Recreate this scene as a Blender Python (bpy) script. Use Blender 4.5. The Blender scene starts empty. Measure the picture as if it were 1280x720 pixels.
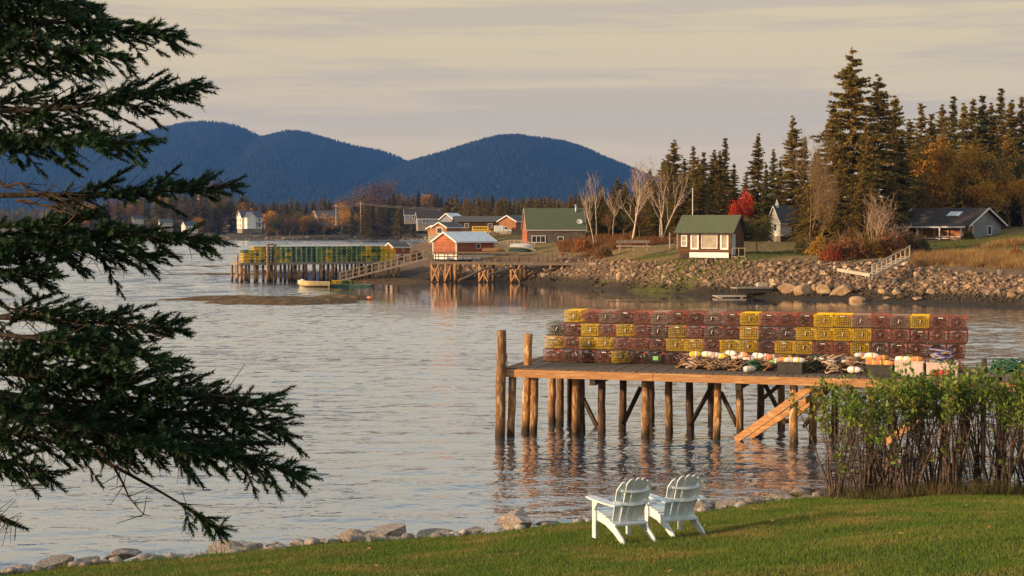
import bpy, bmesh, math, random
import numpy as np
from mathutils import Vector, Matrix
R = math.radians
rng = random.Random(7)
nr = np.random.default_rng(7)
scene = bpy.context.scene
COL = scene.collection

# ------------------------------------------------------------------ camera geometry
F, CAMZ, HOR = 1970.0, 6.1, 284.0
PITCH = math.atan((360 - HOR) / F)
def ray(px, py):
    cx, cy = (px - 640) / F, (360 - py) / F
    return Vector((cx, math.cos(PITCH) + cy * math.sin(PITCH), -math.sin(PITCH) + cy * math.cos(PITCH)))
def at(px, py, D):
    d = ray(px, py); s = D / d.y
    return Vector((d.x * s, D, CAMZ + d.z * s))
def onz(px, py, z):
    d = ray(px, py); s = (z - CAMZ) / d.z
    return Vector((d.x * s, d.y * s, z))
def xat(px, D): return (px - 640) / F * D
def pxof(x, D): return 640 + F * x / D

# ------------------------------------------------------------------ mesh helpers
class MB:
    def __init__(s): s.v = []; s.f = []; s.m = []
    def add(s, vs, fs, mi=0):
        b = len(s.v); s.v += [tuple(v) for v in vs]
        for f in fs: s.f.append(tuple(b + i for i in f)); s.m.append(mi)
        return s
    def box(s, c, size, rz=0, mi=0, mat=None):
        hx, hy, hz = size[0] / 2, size[1] / 2, size[2] / 2
        M = mat or Matrix.Rotation(rz, 3, 'Z'); c = Vector(c)
        vs = [c + M @ Vector((x, y, z)) for z in (-hz, hz) for y in (-hy, hy) for x in (-hx, hx)]
        return s.add(vs, [(0, 2, 3, 1), (4, 5, 7, 6), (0, 1, 5, 4), (2, 6, 7, 3), (0, 4, 6, 2), (1, 3, 7, 5)], mi)
    def bar(s, p0, p1, w, h, mi=0, up=(0, 0, 1)):
        p0, p1 = Vector(p0), Vector(p1); d = p1 - p0; L = d.length
        if L < 1e-6: return s
        y = d / L; x = y.cross(Vector(up))
        if x.length < 1e-3: x = y.cross(Vector((1, 0, 0)))
        x.normalize(); z = x.cross(y)
        return s.box((p0 + p1) / 2, (w, L, h), mi=mi, mat=Matrix((x, y, z)).transposed())
    def tube(s, pts, rad, n=6, mi=0, cap=True):
        pts = [Vector(p) for p in pts]
        if not hasattr(rad, '__len__'): rad = [rad] * len(pts)
        vs = []; fs = []; px = None
        for i, p in enumerate(pts):
            d = (pts[min(i + 1, len(pts) - 1)] - pts[max(i - 1, 0)])
            d = d.normalized() if d.length > 1e-9 else Vector((0, 0, 1))
            if px is None:
                px = d.cross(Vector((0, 0, 1)))
                if px.length < .05: px = d.cross(Vector((1, 0, 0)))
            px = (px - d * px.dot(d))
            px = px.normalized() if px.length > 1e-6 else d.orthogonal().normalized()
            py = d.cross(px)
            for k in range(n):
                a = 2 * math.pi * k / n
                vs.append(p + (px * math.cos(a) + py * math.sin(a)) * rad[i])
        for i in range(len(pts) - 1):
            for k in range(n):
                a, b = i * n + k, i * n + (k + 1) % n
                fs.append((a, b, b + n, a + n))
        if cap and n > 2:
            fs.append(tuple(range(n - 1, -1, -1))); fs.append(tuple(range((len(pts) - 1) * n, len(pts) * n)))
        return s.add(vs, fs, mi)
    def lathe(s, prof, n=10, mi=0, o=(0, 0, 0), M=None):
        o = Vector(o); vs = []; fs = []
        for r, z in prof:
            for k in range(n):
                a = 2 * math.pi * k / n
                p = Vector((r * math.cos(a), r * math.sin(a), z))
                vs.append(o + (M @ p if M else p))
        for i in range(len(prof) - 1):
            for k in range(n):
                a, b = i * n + k, i * n + (k + 1) % n
                fs.append((a, b, b + n, a + n))
        fs.append(tuple(range(n - 1, -1, -1))); fs.append(tuple(range((len(prof) - 1) * n, len(prof) * n)))
        return s.add(vs, fs, mi)
    def prism(s, poly, f0, f1, mi=0):
        """poly: 2-d outline; f0/f1 map a 2-d point to the two faces."""
        n = len(poly); vs = [f0(*p) for p in poly] + [f1(*p) for p in poly]
        fs = [tuple(range(n)), tuple(range(2 * n - 1, n - 1, -1))] + [(i + n, (i + 1) % n + n, (i + 1) % n, i) for i in range(n)]
        return s.add(vs, fs, mi)
    def mesh(s, name, mats, smooth=False, off=None):
        me = bpy.data.meshes.new(name)
        vs = s.v if off is None else [(v[0] - off[0], v[1] - off[1], v[2] - off[2]) for v in s.v]
        me.from_pydata(vs, [], s.f)
        for m in (mats if isinstance(mats, (list, tuple)) else [mats]): me.materials.append(m)
        if len(s.f): me.polygons.foreach_set('material_index', s.m)
        if smooth: me.polygons.foreach_set('use_smooth', [True] * len(s.f))
        bm = bmesh.new(); bm.from_mesh(me); bmesh.ops.recalc_face_normals(bm, faces=bm.faces); bm.to_mesh(me); bm.free()
        return me
    def build(s, name, mats, parent=None, world=False, smooth=False, bevel=0):
        off = parent.location if (world and parent is not None) else None
        o = link(name, s.mesh(name, mats, smooth, off), parent)
        if bevel:
            b = o.modifiers.new('bevel', 'BEVEL'); b.width = bevel; b.segments = 2; b.limit_method = 'ANGLE'
        return o

def link(name, data, parent=None, loc=None):
    o = bpy.data.objects.new(name, data); COL.objects.link(o)
    if parent is not None: o.parent = parent
    if loc is not None: o.location = loc
    return o
def arr_mesh(name, V, Fc, mats, mi=None, smooth=False):
    """numpy verts (N,3) and faces (M,k)."""
    V = np.asarray(V, dtype=np.float32); Fc = np.asarray(Fc, dtype=np.int32)
    me = bpy.data.meshes.new(name); k = Fc.shape[1]
    me.vertices.add(len(V)); me.vertices.foreach_set('co', V.ravel())
    me.loops.add(Fc.size); me.loops.foreach_set('vertex_index', Fc.ravel())
    me.polygons.add(len(Fc)); me.polygons.foreach_set('loop_start', np.arange(0, Fc.size, k, dtype=np.int32))
    me.polygons.foreach_set('loop_total', np.full(len(Fc), k, dtype=np.int32))
    for m in (mats if isinstance(mats, (list, tuple)) else [mats]): me.materials.append(m)
    if mi is not None: me.polygons.foreach_set('material_index', np.asarray(mi, dtype=np.int32))
    if smooth: me.polygons.foreach_set('use_smooth', np.ones(len(Fc), dtype=bool))
    me.update(calc_edges=True); return me
def tag(o, label=None, cat=None, group=None, kind=None):
    if label: o['label'] = label
    if cat: o['category'] = cat
    if group: o['group'] = group
    if kind: o['kind'] = kind
    return o
def thing(name, label, cat, loc=(0, 0, 0), rz=0, group=None):
    o = link(name, None, loc=loc); o.rotation_euler = (0, 0, rz); o.empty_display_size = .2
    return tag(o, label, cat, group)
def struct(o): o['kind'] = 'structure'; return o
def stuff(o, label, cat): return tag(o, label, cat, kind='stuff')
def dup(root, loc, rz=0, scale=1, label=None, group=None, kids=None):
    r = root.copy(); COL.objects.link(r); r.location = loc; r.rotation_euler = (0, 0, rz); r.scale = (scale,) * 3
    if label: r['label'] = label
    if group: r['group'] = group
    for ch in (root.children if kids is None else kids):
        c = ch.copy(); COL.objects.link(c); c.parent = r
        for g in ch.children:
            d = g.copy(); COL.objects.link(d); d.parent = c
    return r
ONES = 'zeroth first second third fourth fifth sixth seventh eighth ninth tenth eleventh twelfth thirteenth fourteenth fifteenth sixteenth seventeenth eighteenth nineteenth'.split()
def ordinal(n):
    if n < 20: return ONES[n]
    t, u = divmod(n, 10)
    if n < 100:
        tens = 'twenty thirty forty fifty sixty seventy eighty ninety'.split()[t - 2]
        return (tens[:-1] + 'ieth') if u == 0 else tens + '-' + ONES[u]
    return 'hundred-and-' + ordinal(n - 100) if n > 100 else 'hundredth'

# ------------------------------------------------------------------ materials
def new_mat(name):
    m = bpy.data.materials.new(name); m.use_nodes = True
    nt = m.node_tree; b = nt.nodes['Principled BSDF']
    return m, nt, b
def nd(nt, t, **kw):
    n = nt.nodes.new(t)
    for k, v in kw.items(): setattr(n, k, v)
    return n
def mixc(nt, fac, a, b, mode='MIX'):
    n = nd(nt, 'ShaderNodeMix', data_type='RGBA', blend_type=mode)
    for sock, val in ((n.inputs[0], fac), (n.inputs[6], a), (n.inputs[7], b)):
        if isinstance(val, bpy.types.NodeSocket): nt.links.new(val, sock)
        elif isinstance(val, (int, float)): sock.default_value = val
        else: sock.default_value = (*val[:3], 1)
    return n.outputs[2]
def ramp(nt, fac, stops):
    n = nd(nt, 'ShaderNodeValToRGB'); e = n.color_ramp.elements
    while len(e) < len(stops): e.new(.5)
    for el, (p, c) in zip(e, stops):
        el.position = p; el.color = (*c[:3], 1) if hasattr(c, '__len__') else (c, c, c, 1)
    nt.links.new(fac, n.inputs[0]); return n.outputs[0]
def math_(nt, op, a, b=0.0, clamp=False):
    n = nd(nt, 'ShaderNodeMath', operation=op, use_clamp=clamp)
    for i, v in enumerate((a, b)):
        if isinstance(v, bpy.types.NodeSocket): nt.links.new(v, n.inputs[i])
        else: n.inputs[i].default_value = v
    return n.outputs[0]
def coords(nt, coord='Object', stretch=(1, 1, 1)):
    if coord == 'World': out = nd(nt, 'ShaderNodeNewGeometry').outputs['Position']
    else: out = nd(nt, 'ShaderNodeTexCoord').outputs[coord]
    mp = nd(nt, 'ShaderNodeMapping'); mp.inputs['Scale'].default_value = stretch
    nt.links.new(out, mp.inputs['Vector']); return mp.outputs[0]
def noise(nt, vec, scale, detail=4, rough=.55):
    n = nd(nt, 'ShaderNodeTexNoise'); n.inputs['Scale'].default_value = scale
    n.inputs['Detail'].default_value = detail; n.inputs['Roughness'].default_value = rough
    nt.links.new(vec, n.inputs['Vector']); return n.outputs['Fac']
def M(name, c1, c2=None, scale=4, rough=.8, bump=0, bscale=None, coord='Object', stretch=(1, 1, 1), rand=0, spec=.3, c3=None, lo=.35, hi=.65, metal=0, trans=0, tide=None):
    m, nt, b = new_mat(name)
    b.inputs['Roughness'].default_value = rough; b.inputs['Specular IOR Level'].default_value = spec
    b.inputs['Metallic'].default_value = metal
    c2 = c2 or tuple(x * .7 for x in c1)
    vec = coords(nt, coord, stretch); n = noise(nt, vec, scale)
    stops = [(lo, c1), (hi, c2)] if c3 is None else [(lo, c1), ((lo + hi) / 2, c2), (hi, c3)]
    col = ramp(nt, n, stops)
    if rand:
        oi = nd(nt, 'ShaderNodeObjectInfo').outputs['Random']
        k = math_(nt, 'MULTIPLY_ADD', oi, 2 * rand); k.node.inputs[2].default_value = 1 - rand
        cmb = nd(nt, 'ShaderNodeCombineColor')
        for i in range(3): nt.links.new(k, cmb.inputs[i])
        col = mixc(nt, 1.0, col, cmb.outputs[0], 'MULTIPLY')
    if tide:   # (z0, z1, colour): weed and wet stain up to the tide line
        g = nd(nt, 'ShaderNodeNewGeometry').outputs['Position']; sp = nd(nt, 'ShaderNodeSeparateXYZ'); nt.links.new(g, sp.inputs[0])
        zz = math_(nt, 'ADD', sp.outputs['Z'], math_(nt, 'MULTIPLY', n, .5))
        mr = nd(nt, 'ShaderNodeMapRange'); mr.inputs[1].default_value = tide[0] + .25; mr.inputs[2].default_value = tide[1] + .25
        mr.inputs[3].default_value = 1; mr.inputs[4].default_value = 0; nt.links.new(zz, mr.inputs[0])
        col = mixc(nt, mr.outputs[0], col, tide[2])
    nt.links.new(col, b.inputs['Base Color'])
    if bump:
        n2 = noise(nt, vec, bscale or scale * 3, 5)
        bp = nd(nt, 'ShaderNodeBump'); bp.inputs['Strength'].default_value = bump; bp.inputs['Distance'].default_value = .05
        nt.links.new(n2, bp.inputs['Height']); nt.links.new(bp.outputs[0], b.inputs['Normal'])
    if trans:
        t = nd(nt, 'ShaderNodeBsdfTranslucent'); nt.links.new(col, t.inputs[0])
        mx = nd(nt, 'ShaderNodeMixShader'); mx.inputs[0].default_value = trans
        nt.links.new(b.outputs[0], mx.inputs[1]); nt.links.new(t.outputs[0], mx.inputs[2])
        nt.links.new(mx.outputs[0], nt.nodes['Material Output'].inputs[0])
    return m
def brick_mat(name, c1, c2, mortar, w, h, ms=.01, rough=.9, axis='xz', bump=.3, rand=0):
    """shingles, clapboards, planks: courses that follow the wall's own axes."""
    m, nt, b = new_mat(name); b.inputs['Roughness'].default_value = rough; b.inputs['Specular IOR Level'].default_value = .2
    tc = nd(nt, 'ShaderNodeTexCoord').outputs['Object']; sp = nd(nt, 'ShaderNodeSeparateXYZ'); nt.links.new(tc, sp.inputs[0])
    cb = nd(nt, 'ShaderNodeCombineXYZ')
    if axis == 'xz':
        nt.links.new(math_(nt, 'ADD', sp.outputs[0], sp.outputs[1]), cb.inputs[0]); nt.links.new(sp.outputs[2], cb.inputs[1])
    else:
        nt.links.new(sp.outputs[2], cb.inputs[0]); nt.links.new(math_(nt, 'ADD', sp.outputs[0], sp.outputs[1]), cb.inputs[1])
    br = nd(nt, 'ShaderNodeTexBrick'); nt.links.new(cb.outputs[0], br.inputs['Vector'])
    br.inputs['Color1'].default_value = (*c1, 1); br.inputs['Color2'].default_value = (*c2, 1); br.inputs['Mortar'].default_value = (*mortar, 1)
    br.inputs['Scale'].default_value = 1; br.inputs['Brick Width'].default_value = w; br.inputs['Row Height'].default_value = h; br.inputs['Mortar Size'].default_value = ms
    n = noise(nt, tc, 1.3, 6); col = mixc(nt, .6, br.outputs['Color'], ramp(nt, n, [(.3, .55), (.7, 1.25)]), 'MULTIPLY')
    nt.links.new(col, b.inputs['Base Color'])
    bp = nd(nt, 'ShaderNodeBump'); bp.inputs['Strength'].default_value = bump; bp.inputs['Distance'].default_value = .03; bp.invert = True
    nt.links.new(br.outputs['Fac'], bp.inputs['Height']); nt.links.new(bp.outputs[0], b.inputs['Normal'])
    return m

WHITE = M('white_paint', (.72, .72, .70), (.60, .60, .58), 3, .55, .05, spec=.4)
CHAIR = M('chair_paint', (.70, .77, .80), (.56, .62, .64), 4, .5, .15, 40, stretch=(3, 3, 1), spec=.35, c3=(.50, .51, .47), lo=.35, hi=.85, rand=.05)
PILE = M('piling_wood', (.40, .22, .09), (.17, .08, .035), 3.2, .85, .8, 16, 'World', (3, 3, .7), rand=.35, c3=(.58, .37, .18), tide=(.08, .5, (.05, .032, .018)))
DECKW = M('deck_planks', (.16, .12, .09), (.09, .07, .055), 6, .9, .3, 20, 'Object', (6, .6, 2))
FASCIA = M('new_timber', (.48, .25, .10), (.33, .16, .065), 2.5, .75, .3, 18, 'Object', (.5, 4, 4), c3=(.54, .31, .14))
GREYW = M('weathered_timber', (.30, .25, .19), (.19, .155, .12), 3, .9, .3, 15, 'Object', (2, 2, 1))
PALEW = M('pale_timber', (.50, .42, .33), (.38, .31, .24), 3, .85, .2, 15)
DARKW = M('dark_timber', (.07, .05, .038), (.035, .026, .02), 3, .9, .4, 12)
YEL = M('yellow_wire', (.80, .54, .015), (.66, .42, .012), 6, .5, rand=.18, spec=.3)
BRN = M('brown_wire', (.31, .105, .07), (.18, .065, .045), 6, .5, rand=.35, spec=.3)
GRYN = M('grey_green_wire', (.20, .21, .17), (.12, .13, .1), 6, .5, rand=.25)
GRN = M('green_wire', (.06, .17, .045), (.03, .10, .03), 6, .5, rand=.4)
DRKW = M('black_wire', (.03, .03, .028), (.05, .045, .04), 6, .5)
NET = M('trap_netting', (.20, .10, .08), (.07, .04, .035), 12, .95, rand=.4)
YNET = M('pale_netting', (.32, .20, .05), (.14, .085, .03), 12, .95, rand=.3)
VENT = M('white_plastic', (.75, .74, .70), (.6, .58, .55), 8, .5, rand=.2)
REDP = M('red_plastic', (.60, .07, .04), (.45, .05, .03), 8, .5, rand=.25)
ROPES = [M('tan_rope', (.30, .19, .11), (.16, .10, .065), 30, .95), M('green_rope', (.05, .15, .08), (.03, .09, .05), 30, .95),
         M('pale_rope', (.50, .38, .28), (.32, .23, .17), 30, .95), M('blue_rope', (.06, .09, .35), (.04, .06, .22), 30, .95)]
BARK = M('spruce_bark', (.12, .08, .055), (.06, .042, .03), 5, .95, .5, 14, 'Object', (2, 2, .6))
BIRCH = M('birch_bark', (.60, .48, .37), (.40, .29, .21), 3, .8, .2, 9, 'Object', (1, 1, 3), c3=(.20, .15, .12), lo=.42, hi=.75)
TWIG = M('bare_twigs', (.24, .155, .08), (.15, .095, .05), 2, .95, rand=.2)
PTWIG = M('pale_twigs', (.36, .25, .165), (.25, .17, .11), 2, .95)
def leaf_mat(name, a, b_, c, sc=.35, rand=.25, tr=.35):
    return M(name, a, b_, sc, .75, coord='World', rand=rand, spec=.2, c3=c, lo=.3, hi=.7, trans=tr)
SPRUCE = leaf_mat('spruce_needles', (.17, .145, .034), (.25, .18, .042), (.33, .20, .05), .5)
SPRUCE_D = leaf_mat('dark_spruce_needles', (.11, .12, .034), (.16, .14, .038), (.22, .15, .045), .5)
OLIVE = leaf_mat('autumn_leaves', (.30, .19, .028), (.42, .21, .03), (.46, .26, .035), .4)
BROWNL = leaf_mat('brown_leaves', (.12, .065, .03), (.17, .085, .035), (.10, .07, .03), .4)
GREENL = leaf_mat('olive_green_leaves', (.075, .082, .02), (.12, .10, .028), (.16, .11, .03), .4)
REDL = leaf_mat('red_maple_leaves', (.58, .060, .02), (.42, .04, .016), (.66, .10, .025), 1.2)
RUSTL = leaf_mat('rusty_shrub_leaves', (.34, .12, .03), (.24, .115, .035), (.40, .10, .03), .6)
GREENRF = M('green_shingle_roof', (.105, .125, .070), (.078, .095, .055), 2.5, .9, .3, 12, 'Object', (1, 1, 5))
GREYRF = M('grey_shingle_roof', (.12, .115, .11), (.075, .072, .07), 2.5, .9, .3, 12, 'Object', (1, 1, 5))
DARKRF = M('dark_brown_roof', (.055, .042, .038), (.035, .028, .026), 2.5, .9, .3, 12, 'Object', (1, 1, 5))
WHITERF = M('pale_metal_roof', (.66, .70, .74), (.55, .58, .62), 1.2, .45, .05, spec=.4)
GLASS = M('window_glass', (.025, .03, .035), (.04, .045, .05), 1, .08, spec=.6)
GREYSH = brick_mat('grey_wall_shingles', (.21, .165, .135), (.14, .11, .09), (.05, .04, .035), .28, .14, .012)
REDSH = brick_mat('red_wall_boards', (.42, .15, .075), (.30, .095, .05), (.12, .045, .03), 5, .14, .012)
TANSH = brick_mat('tan_cedar_shingles', (.46, .22, .095), (.33, .15, .07), (.12, .06, .03), .3, .14, .012)
BRNSH = brick_mat('brown_log_boards', (.17, .085, .042), (.11, .055, .03), (.03, .018, .012), 8, .19, .025)
CLAPW = brick_mat('white_clapboard', (.74, .71, .63), (.66, .63, .56), (.40, .38, .33), 6, .14, .012)
CLAPG = brick_mat('grey_clapboard', (.27, .28, .31), (.22, .23, .26), (.12, .12, .14), 6, .16, .012)
ROCKF = M('riprap_stone', (.32, .205, .12), (.18, .115, .072), 1.6, .9, .7, 6, 'World', rand=.5, c3=(.46, .335, .22), tide=(.55, 1.1, (.055, .040, .024)))
ROCKN = M('shore_granite', (.34, .29, .255), (.22, .18, .155), 2.2, .85, .8, 9, 'Object', rand=.2, c3=(.43, .385, .35))
ROCKT = M('tan_boulder_stone', (.38, .245, .13), (.25, .16, .09), 1.3, .9, .6, 7, 'World', rand=.2, c3=(.46, .33, .20))
# ------------------------------------------------------------------ camera, sun, sky
cam = bpy.data.cameras.new('camera'); cam.sensor_width = 36; cam.lens = F / 1280 * 36
cam.clip_start = .1; cam.clip_end = 20000
co = bpy.data.objects.new('camera', cam); COL.objects.link(co)
co.location = (0, 0, CAMZ); co.rotation_euler = (R(90) - PITCH, 0, 0); scene.camera = co
SUN_AZ, SUN_EL = R(249), R(10)          # clockwise from +Y
to_sun = Vector((math.sin(SUN_AZ) * math.cos(SUN_EL), math.cos(SUN_AZ) * math.cos(SUN_EL), math.sin(SUN_EL)))
sl = bpy.data.lights.new('sun', 'SUN'); sl.energy = 5.0; sl.angle = R(2.0); sl.color = (1, .67, .37)
so = bpy.data.objects.new('sun', sl); COL.objects.link(so); so.rotation_euler = to_sun.to_track_quat('Z', 'Y').to_euler()
so.location = (-40, -30, 40)
w = bpy.data.worlds.new('World'); scene.world = w; w.use_nodes = True
nt = w.node_tree; bg = nt.nodes['Background']; bg.inputs[1].default_value = .1
sky = nd(nt, 'ShaderNodeTexSky', sky_type='NISHITA'); sky.sun_disc = False
sky.sun_elevation = SUN_EL; sky.sun_rotation = SUN_AZ; sky.dust_density = 2.0
d = nd(nt, 'ShaderNodeTexCoord').outputs['Generated']
sp = nd(nt, 'ShaderNodeSeparateXYZ'); nt.links.new(d, sp.inputs[0])
K = 8.9
veil = ramp(nt, sp.outputs['Z'], [(0, (.62, .455, .285)), (.05, (.635, .48, .295)), (.10, (.62, .485, .285)), (.16, (.60, .49, .285)), (.27, (.62, .575, .48)), (.45, (.55, .575, .56)), (1, (.36, .45, .54))])
mp = nd(nt, 'ShaderNodeMapping'); mp.inputs['Scale'].default_value = (1.6, 1.6, 30); mp.inputs['Location'].default_value = (3.1, .4, 1.7); nt.links.new(d, mp.inputs[0])
cl = noise(nt, mp.outputs[0], 1.3, 7, .62)
cmask = math_(nt, 'MULTIPLY', ramp(nt, cl, [(.485, 0), (.56, 1)]), ramp(nt, sp.outputs['Z'], [(.03, 0), (.07, .75), (.13, .9), (.25, .5), (.6, .3)]))
veil2 = mixc(nt, math_(nt, 'MULTIPLY', cmask, .85), veil, (.475, .39, .29))
vs = nd(nt, 'ShaderNodeVectorMath', operation='SCALE'); vs.inputs[3].default_value = K; nt.links.new(veil2, vs.inputs[0])
nt.links.new(mixc(nt, .93, sky.outputs[0], vs.outputs[0]), bg.inputs[0])
vsn = scene.view_settings; vsn.view_transform = 'Standard'; vsn.look = 'None'; vsn.gamma = 1; vsn.exposure = 0.6
scene.cycles.max_bounces = 6; scene.cycles.transparent_max_bounces = 24
scene.cycles.use_denoising = True
scene.cycles.sample_clamp_indirect = 4

# ------------------------------------------------------------------ smooth interpolation for terrain
class RBF:
    def __init__(s, pts):
        P = np.array(pts, float); s.c = P[:, :2]; n = len(P)
        A = np.linalg.norm(s.c[:, None] - s.c[None], axis=2)
        B = np.hstack([np.ones((n, 1)), s.c]); T = np.block([[A, B], [B.T, np.zeros((3, 3))]])
        T[:n, :n] += np.eye(n) * .0
        s.w = np.linalg.solve(T, np.concatenate([P[:, 2], np.zeros(3)]))
    def __call__(s, q):
        q = np.atleast_2d(np.asarray(q, float)); out = np.empty(len(q))
        for i in range(0, len(q), 20000):
            a = q[i:i + 20000]; Dm = np.linalg.norm(a[:, None] - s.c[None], axis=2)
            out[i:i + 20000] = Dm @ s.w[:-3] + np.hstack([np.ones((len(a), 1)), a]) @ s.w[-3:]
        return out
def vnoise(x, y, sc, seed=0, octv=3):
    """cheap smooth value noise, numpy."""
    out = 0; a = 1.0; tot = 0
    for o in range(octv):
        X, Y = x / sc, y / sc; xi, yi = np.floor(X).astype(int), np.floor(Y).astype(int); fx, fy = X - xi, Y - yi
        fx = fx * fx * (3 - 2 * fx); fy = fy * fy * (3 - 2 * fy)
        hsh = lambda i, j: (np.sin(i * 127.1 + j * 311.7 + (seed + o) * 74.7) * 43758.5453) % 1.0
        v = (hsh(xi, yi) * (1 - fx) + hsh(xi + 1, yi) * fx) * (1 - fy) + (hsh(xi, yi + 1) * (1 - fx) + hsh(xi + 1, yi + 1) * fx) * fy
        out = out + v * a; tot += a; a *= .5; sc *= .5
    return out / tot
def grid_mesh(name, xs, ys, zf, mat, smooth=True, attrs=None):
    Xg, Yg = np.meshgrid(xs, ys); Z = zf(Xg.ravel(), Yg.ravel())
    V = np.stack([Xg.ravel(), Yg.ravel(), Z], 1); nx, ny = len(xs), len(ys)
    i = np.arange(nx * ny).reshape(ny, nx)
    Fc = np.stack([i[:-1, :-1].ravel(), i[:-1, 1:].ravel(), i[1:, 1:].ravel(), i[1:, :-1].ravel()], 1)
    me = arr_mesh(name, V, Fc, mat, smooth=smooth)
    for k, fn in (attrs or {}).items():
        a = me.attributes.new(k, 'FLOAT', 'POINT'); a.data.foreach_set('value', fn(Xg.ravel(), Yg.ravel()).astype(np.float32))
    return me

# ------------------------------------------------------------------ water
def water_material():
    m, nt, b = new_mat('sea_water')
    b.inputs['Base Color'].default_value = (.06, .105, .16, 1); b.inputs['Roughness'].default_value = .5; b.inputs['Specular IOR Level'].default_value = 0
    pos = nd(nt, 'ShaderNodeNewGeometry').outputs['Position']
    def lay(sx, sy, scale, det):
        mp = nd(nt, 'ShaderNodeMapping'); mp.inputs['Scale'].default_value = (sx, sy, 1); mp.inputs['Rotation'].default_value = (0, 0, R(8))
        nt.links.new(pos, mp.inputs[0]); return noise(nt, mp.outputs[0], scale, det, .5)
    h = math_(nt, 'ADD', math_(nt, 'MULTIPLY', lay(.55, 1, 1.9, 2), .55), math_(nt, 'MULTIPLY', lay(.8, 1, 5.0, 2), .20))
    h = math_(nt, 'ADD', h, math_(nt, 'MULTIPLY', lay(.5, 1, .55, 1), .8))
    sp = nd(nt, 'ShaderNodeSeparateXYZ'); nt.links.new(pos, sp.inputs[0])
    # sheltered water: calm in the lee of the rock bank, with streaky cat's-paws
    lee = nd(nt, 'ShaderNodeMapRange', interpolation_type='SMOOTHSTEP'); lee.inputs[1].default_value = 98; lee.inputs[2].default_value = 124
    lee.inputs[3].default_value = 1; lee.inputs[4].default_value = .035
    yy = math_(nt, 'ADD', sp.outputs['Y'], math_(nt, 'MULTIPLY', math_(nt, 'MINIMUM', math_(nt, 'ADD', sp.outputs['X'], 8.0), 0.0), 3.5)); nt.links.new(yy, lee.inputs[0])
    opn = nd(nt, 'ShaderNodeMapRange', interpolation_type='SMOOTHSTEP'); opn.inputs[1].default_value = 205; opn.inputs[2].default_value = 260; nt.links.new(sp.outputs['Y'], opn.inputs[0])
    leev = math_(nt, 'MAXIMUM', lee.outputs[0], opn.outputs[0])
    pat = ramp(nt, lay(.02, .11, 1, 3), [(.38, .55), (.62, 1)])
    far = nd(nt, 'ShaderNodeMapRange'); far.inputs[1].default_value = 105; far.inputs[2].default_value = 132; far.inputs[3].default_value = .28; far.inputs[4].default_value = .8; nt.links.new(sp.outputs['Y'], far.inputs[0])
    amp = math_(nt, 'MULTIPLY', math_(nt, 'MULTIPLY', leev, pat), far.outputs[0])
    bp = nd(nt, 'ShaderNodeBump'); bp.inputs['Distance'].default_value = .5
    nt.links.new(amp, bp.inputs['Strength']); nt.links.new(h, bp.inputs['Height'])
    gl = nd(nt, 'ShaderNodeBsdfGlossy'); gl.inputs['Roughness'].default_value = .025; gl.inputs['Color'].default_value = (.97, .97, .97, 1); nt.links.new(bp.outputs[0], gl.inputs['Normal'])
    lw = nd(nt, 'ShaderNodeLayerWeight'); nt.links.new(bp.outputs[0], lw.inputs['Normal'])
    fr = ramp(nt, lw.outputs['Facing'], [(.0, .03), (.55, .14), (.75, .52), (.88, .86), (.97, .95)])
    mx = nd(nt, 'ShaderNodeMixShader'); nt.links.new(fr, mx.inputs[0]); nt.links.new(b.outputs[0], mx.inputs[1]); nt.links.new(gl.outputs[0], mx.inputs[2]); nt.links.new(mx.outputs[0], nt.nodes['Material Output'].inputs[0])
    return m
# the near water is really rippled; beyond it the ripples are finer than a pixel and stay in the normals
WX, WY0, WY1 = 62.0, 12.0, 132.0
wxs, wys = np.arange(-WX, WX + .01, .24), np.arange(WY0, WY1 + .01, .15)
GX, GY = np.meshgrid(wxs, wys); wg = np.random.default_rng(12); WZ = np.zeros_like(GX)
for i in range(34):
    lam = .55 * 5.0 ** wg.random(); th = R(97) + wg.normal(0, .55); k = 2 * math.pi / lam; s_ = .024 if lam < 1.6 else .017
    WZ += s_ / k * np.sin(k * (GX * math.cos(th) + GY * math.sin(th)) + wg.uniform(0, 6.28) + 1.2 * np.sin(GX * wg.uniform(.05, .2) + GY * wg.uniform(.05, .2)))
tt = np.clip((GY + 3.5 * np.minimum(GX + 8, 0) - 94) / 26, 0, 1); calm = 1 - .97 * tt * tt * (3 - 2 * tt)
edge = np.clip(np.minimum(np.minimum(WX - np.abs(GX), GY - WY0), WY1 - GY) / 4, 0, 1)
gust = np.clip(.62 + .9 * (vnoise(GX * .22, GY * 1.1, 7.0, 41) - .35), .45, 1.15)
WZ *= calm * edge * gust
ny, nx = GX.shape; ii = np.arange(nx * ny).reshape(ny, nx)
WV = np.stack([GX.ravel(), GY.ravel(), WZ.ravel()], 1); WF = np.stack([ii[:-1, :-1].ravel(), ii[:-1, 1:].ravel(), ii[1:, 1:].ravel(), ii[1:, :-1].ravel()], 1)
x0, x1, y0, y1 = wxs[0], wxs[-1], wys[0], wys[-1]
FX, FY = np.meshgrid(np.arange(-330, 2.01, 1.0), np.arange(y1, 738, 1.0)); FZ = np.zeros_like(FX)
for i in range(16):
    lam = 3.2 * 2.6 ** wg.random(); th = R(97) + wg.normal(0, .5); k = 2 * math.pi / lam
    FZ += .034 / k * np.sin(k * (FX * math.cos(th) + FY * math.sin(th)) + wg.uniform(0, 6.28) + 1.2 * np.sin(FX * wg.uniform(.02, .06) + FY * wg.uniform(.02, .06)))
tt = np.clip((FY + 3.5 * np.minimum(FX + 8, 0) - 94) / 26, 0, 1) * (1 - np.clip((FY - 205) / 55, 0, 1))
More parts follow.
